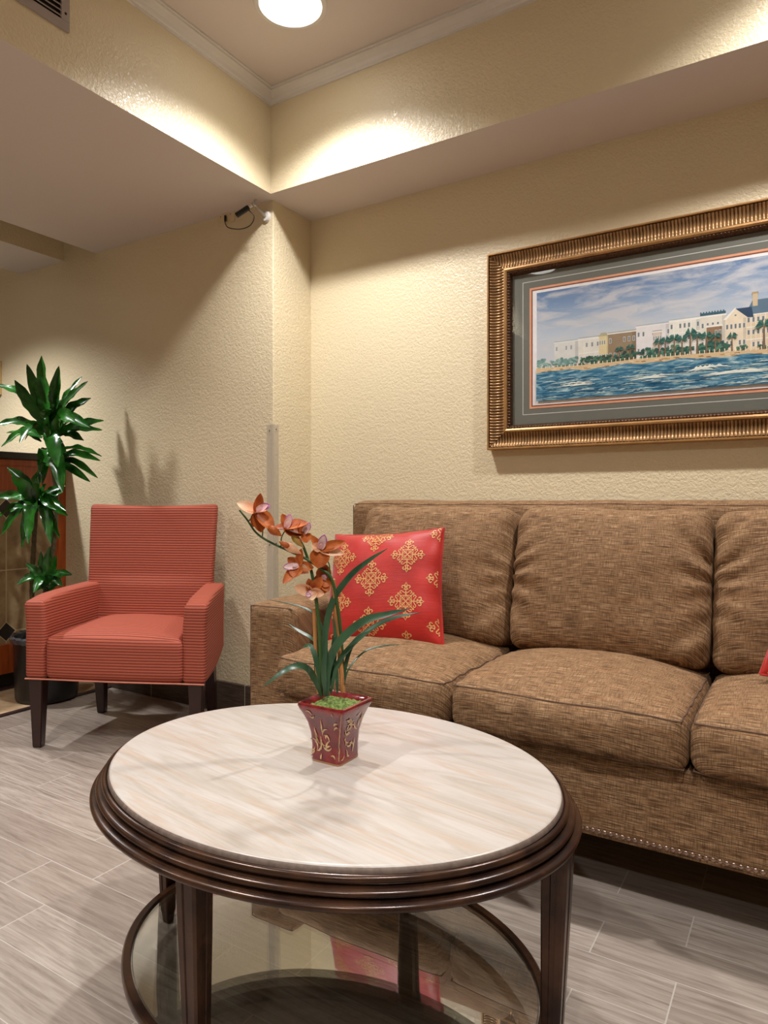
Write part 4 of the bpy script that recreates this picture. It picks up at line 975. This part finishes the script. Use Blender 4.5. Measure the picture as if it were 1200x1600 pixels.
Lf = [ # base, tip, width, sag
 ((74, 668, 0), (65, 556, -.02), .070, 0), ((72, 664, .02), (42, 569, .03), .05, 0), ((68, 664, 0), (23, 594, -.05), .055, .03), ((62, 640, .02), (-14, 600, .04), .04, .10),
 ((78, 664, .02), (92, 572, .05), .048, 0), ((80, 662, -.02), (137, 596, -.06), .046, .06), ((80, 664, .03), (128, 588, .10), .045, .04), ((82, 668, 0), (142, 622, -.04), .050, .08),
 ((82, 676, -.02), (141, 668, -.14), .050, .22), ((84, 680, 0), (162, 657, .02), .048, .06), ((84, 684, .02), (160, 672, .06), .042, .10), ((66, 676, -.02), (-8, 664, -.06), .045, .16),
 ((66, 684, 0), (2, 698, .03), .044, .22), ((66, 680, -.04), (31, 692, -.2), .050, .35), ((64, 690, 0), (10, 676, .08), .040, .10), ((86, 706, .01), (159, 713, .0), .038, .12),
 ((86, 716, -.01), (157, 720, -.05), .034, .12), ((86, 722, 0), (153, 747, -.02), .032, .16), ((84, 724, .02), (141, 753, .03), .034, .10), ((80, 700, -.03), (98, 770, -.1), .060, .2),
 ((78, 700, -.04), (72, 640, -.16), .058, .3), ((82, 690, -.05), (118, 660, -.22), .06, .3), ((70, 700, -.02), (66, 756, -.12), .05, .2), ((76, 680, .04), (110, 610, .12), .05, .05), ((74, 690, -.05), (90, 730, -.2), .062, .3),
 ((58, 778, -.03), (11, 730, -.08), .046, .08), ((58, 776, -.04), (84, 722, -.18), .052, .3), ((56, 784, -.03), (-12, 778, -.04), .042, .1), ((56, 790, -.03), (-10, 815, -.05), .040, .18), ((54, 796, -.05), (2, 836, -.1), .042, .3),
 ((58, 794, -.06), (34, 856, -.16), .045, .45), ((60, 796, -.05), (94, 841, -.1), .045, .3), ((60, 786, -.03), (106, 806, -.04), .036, .12), ((60, 780, -.03), (103, 759, -.0), .036, .06), ((58, 790, -.06), (60, 734, -.17), .05, .2),
 ((56, 790, -.05), (18, 745, -.14), .055, .1), ((56, 792, -.07), (44, 850, -.2), .055, .35), ((62, 790, -.05), (80, 850, -.13), .05, .35), ((58, 800, -.05), (72, 756, -.12), .05, .1), ((54, 806, -.04), (16, 800, -.12), .045, .3),
 ((72, 912, -.04), (26, 913, -.1), .038, .26), ((72, 912, -.04), (113, 898, -.03), .034, .22), ((70, 910, -.04), (64, 862, -.05), .034, 0), ((74, 910, -.04), (88, 868, -.03), .034, .0), ((70, 912, -.05), (40, 880, -.08), .034, .1),
 ((74, 914, -.06), (98, 916, -.14), .036, .3), ((72, 914, -.06), (52, 926, -.16), .034, .4), ((72, 910, -.04), (78, 854, -.07), .04, 0)]
rl = random.Random(21)
for bu, bv, bd, n, Lr, w0 in ((76, 676, .0, 16, 60, .048), (58, 786, -.04, 12, 50, .044), (72, 912, -.045, 6, 34, .032)):
    for k in range(n):
        a = rl.uniform(-.3, PI+.3) if k % 3 else rl.uniform(0, 2*PI); L = Lr*rl.uniform(.6, 1.05); dd = rl.uniform(-.14, .12)
        Lf.append(((bu+rl.uniform(-3, 3), bv+rl.uniform(-22, 22), bd), (bu+math.cos(a)*L*.95, bv-math.sin(a)*L*.9+rl.uniform(0, 14), bd+dd), w0*rl.uniform(.8, 1.1), rl.uniform(.02, .2)))
for i, (a, b, wd, sg) in enumerate(Lf): dleaf(a, b, wd*1.12, sg, i)
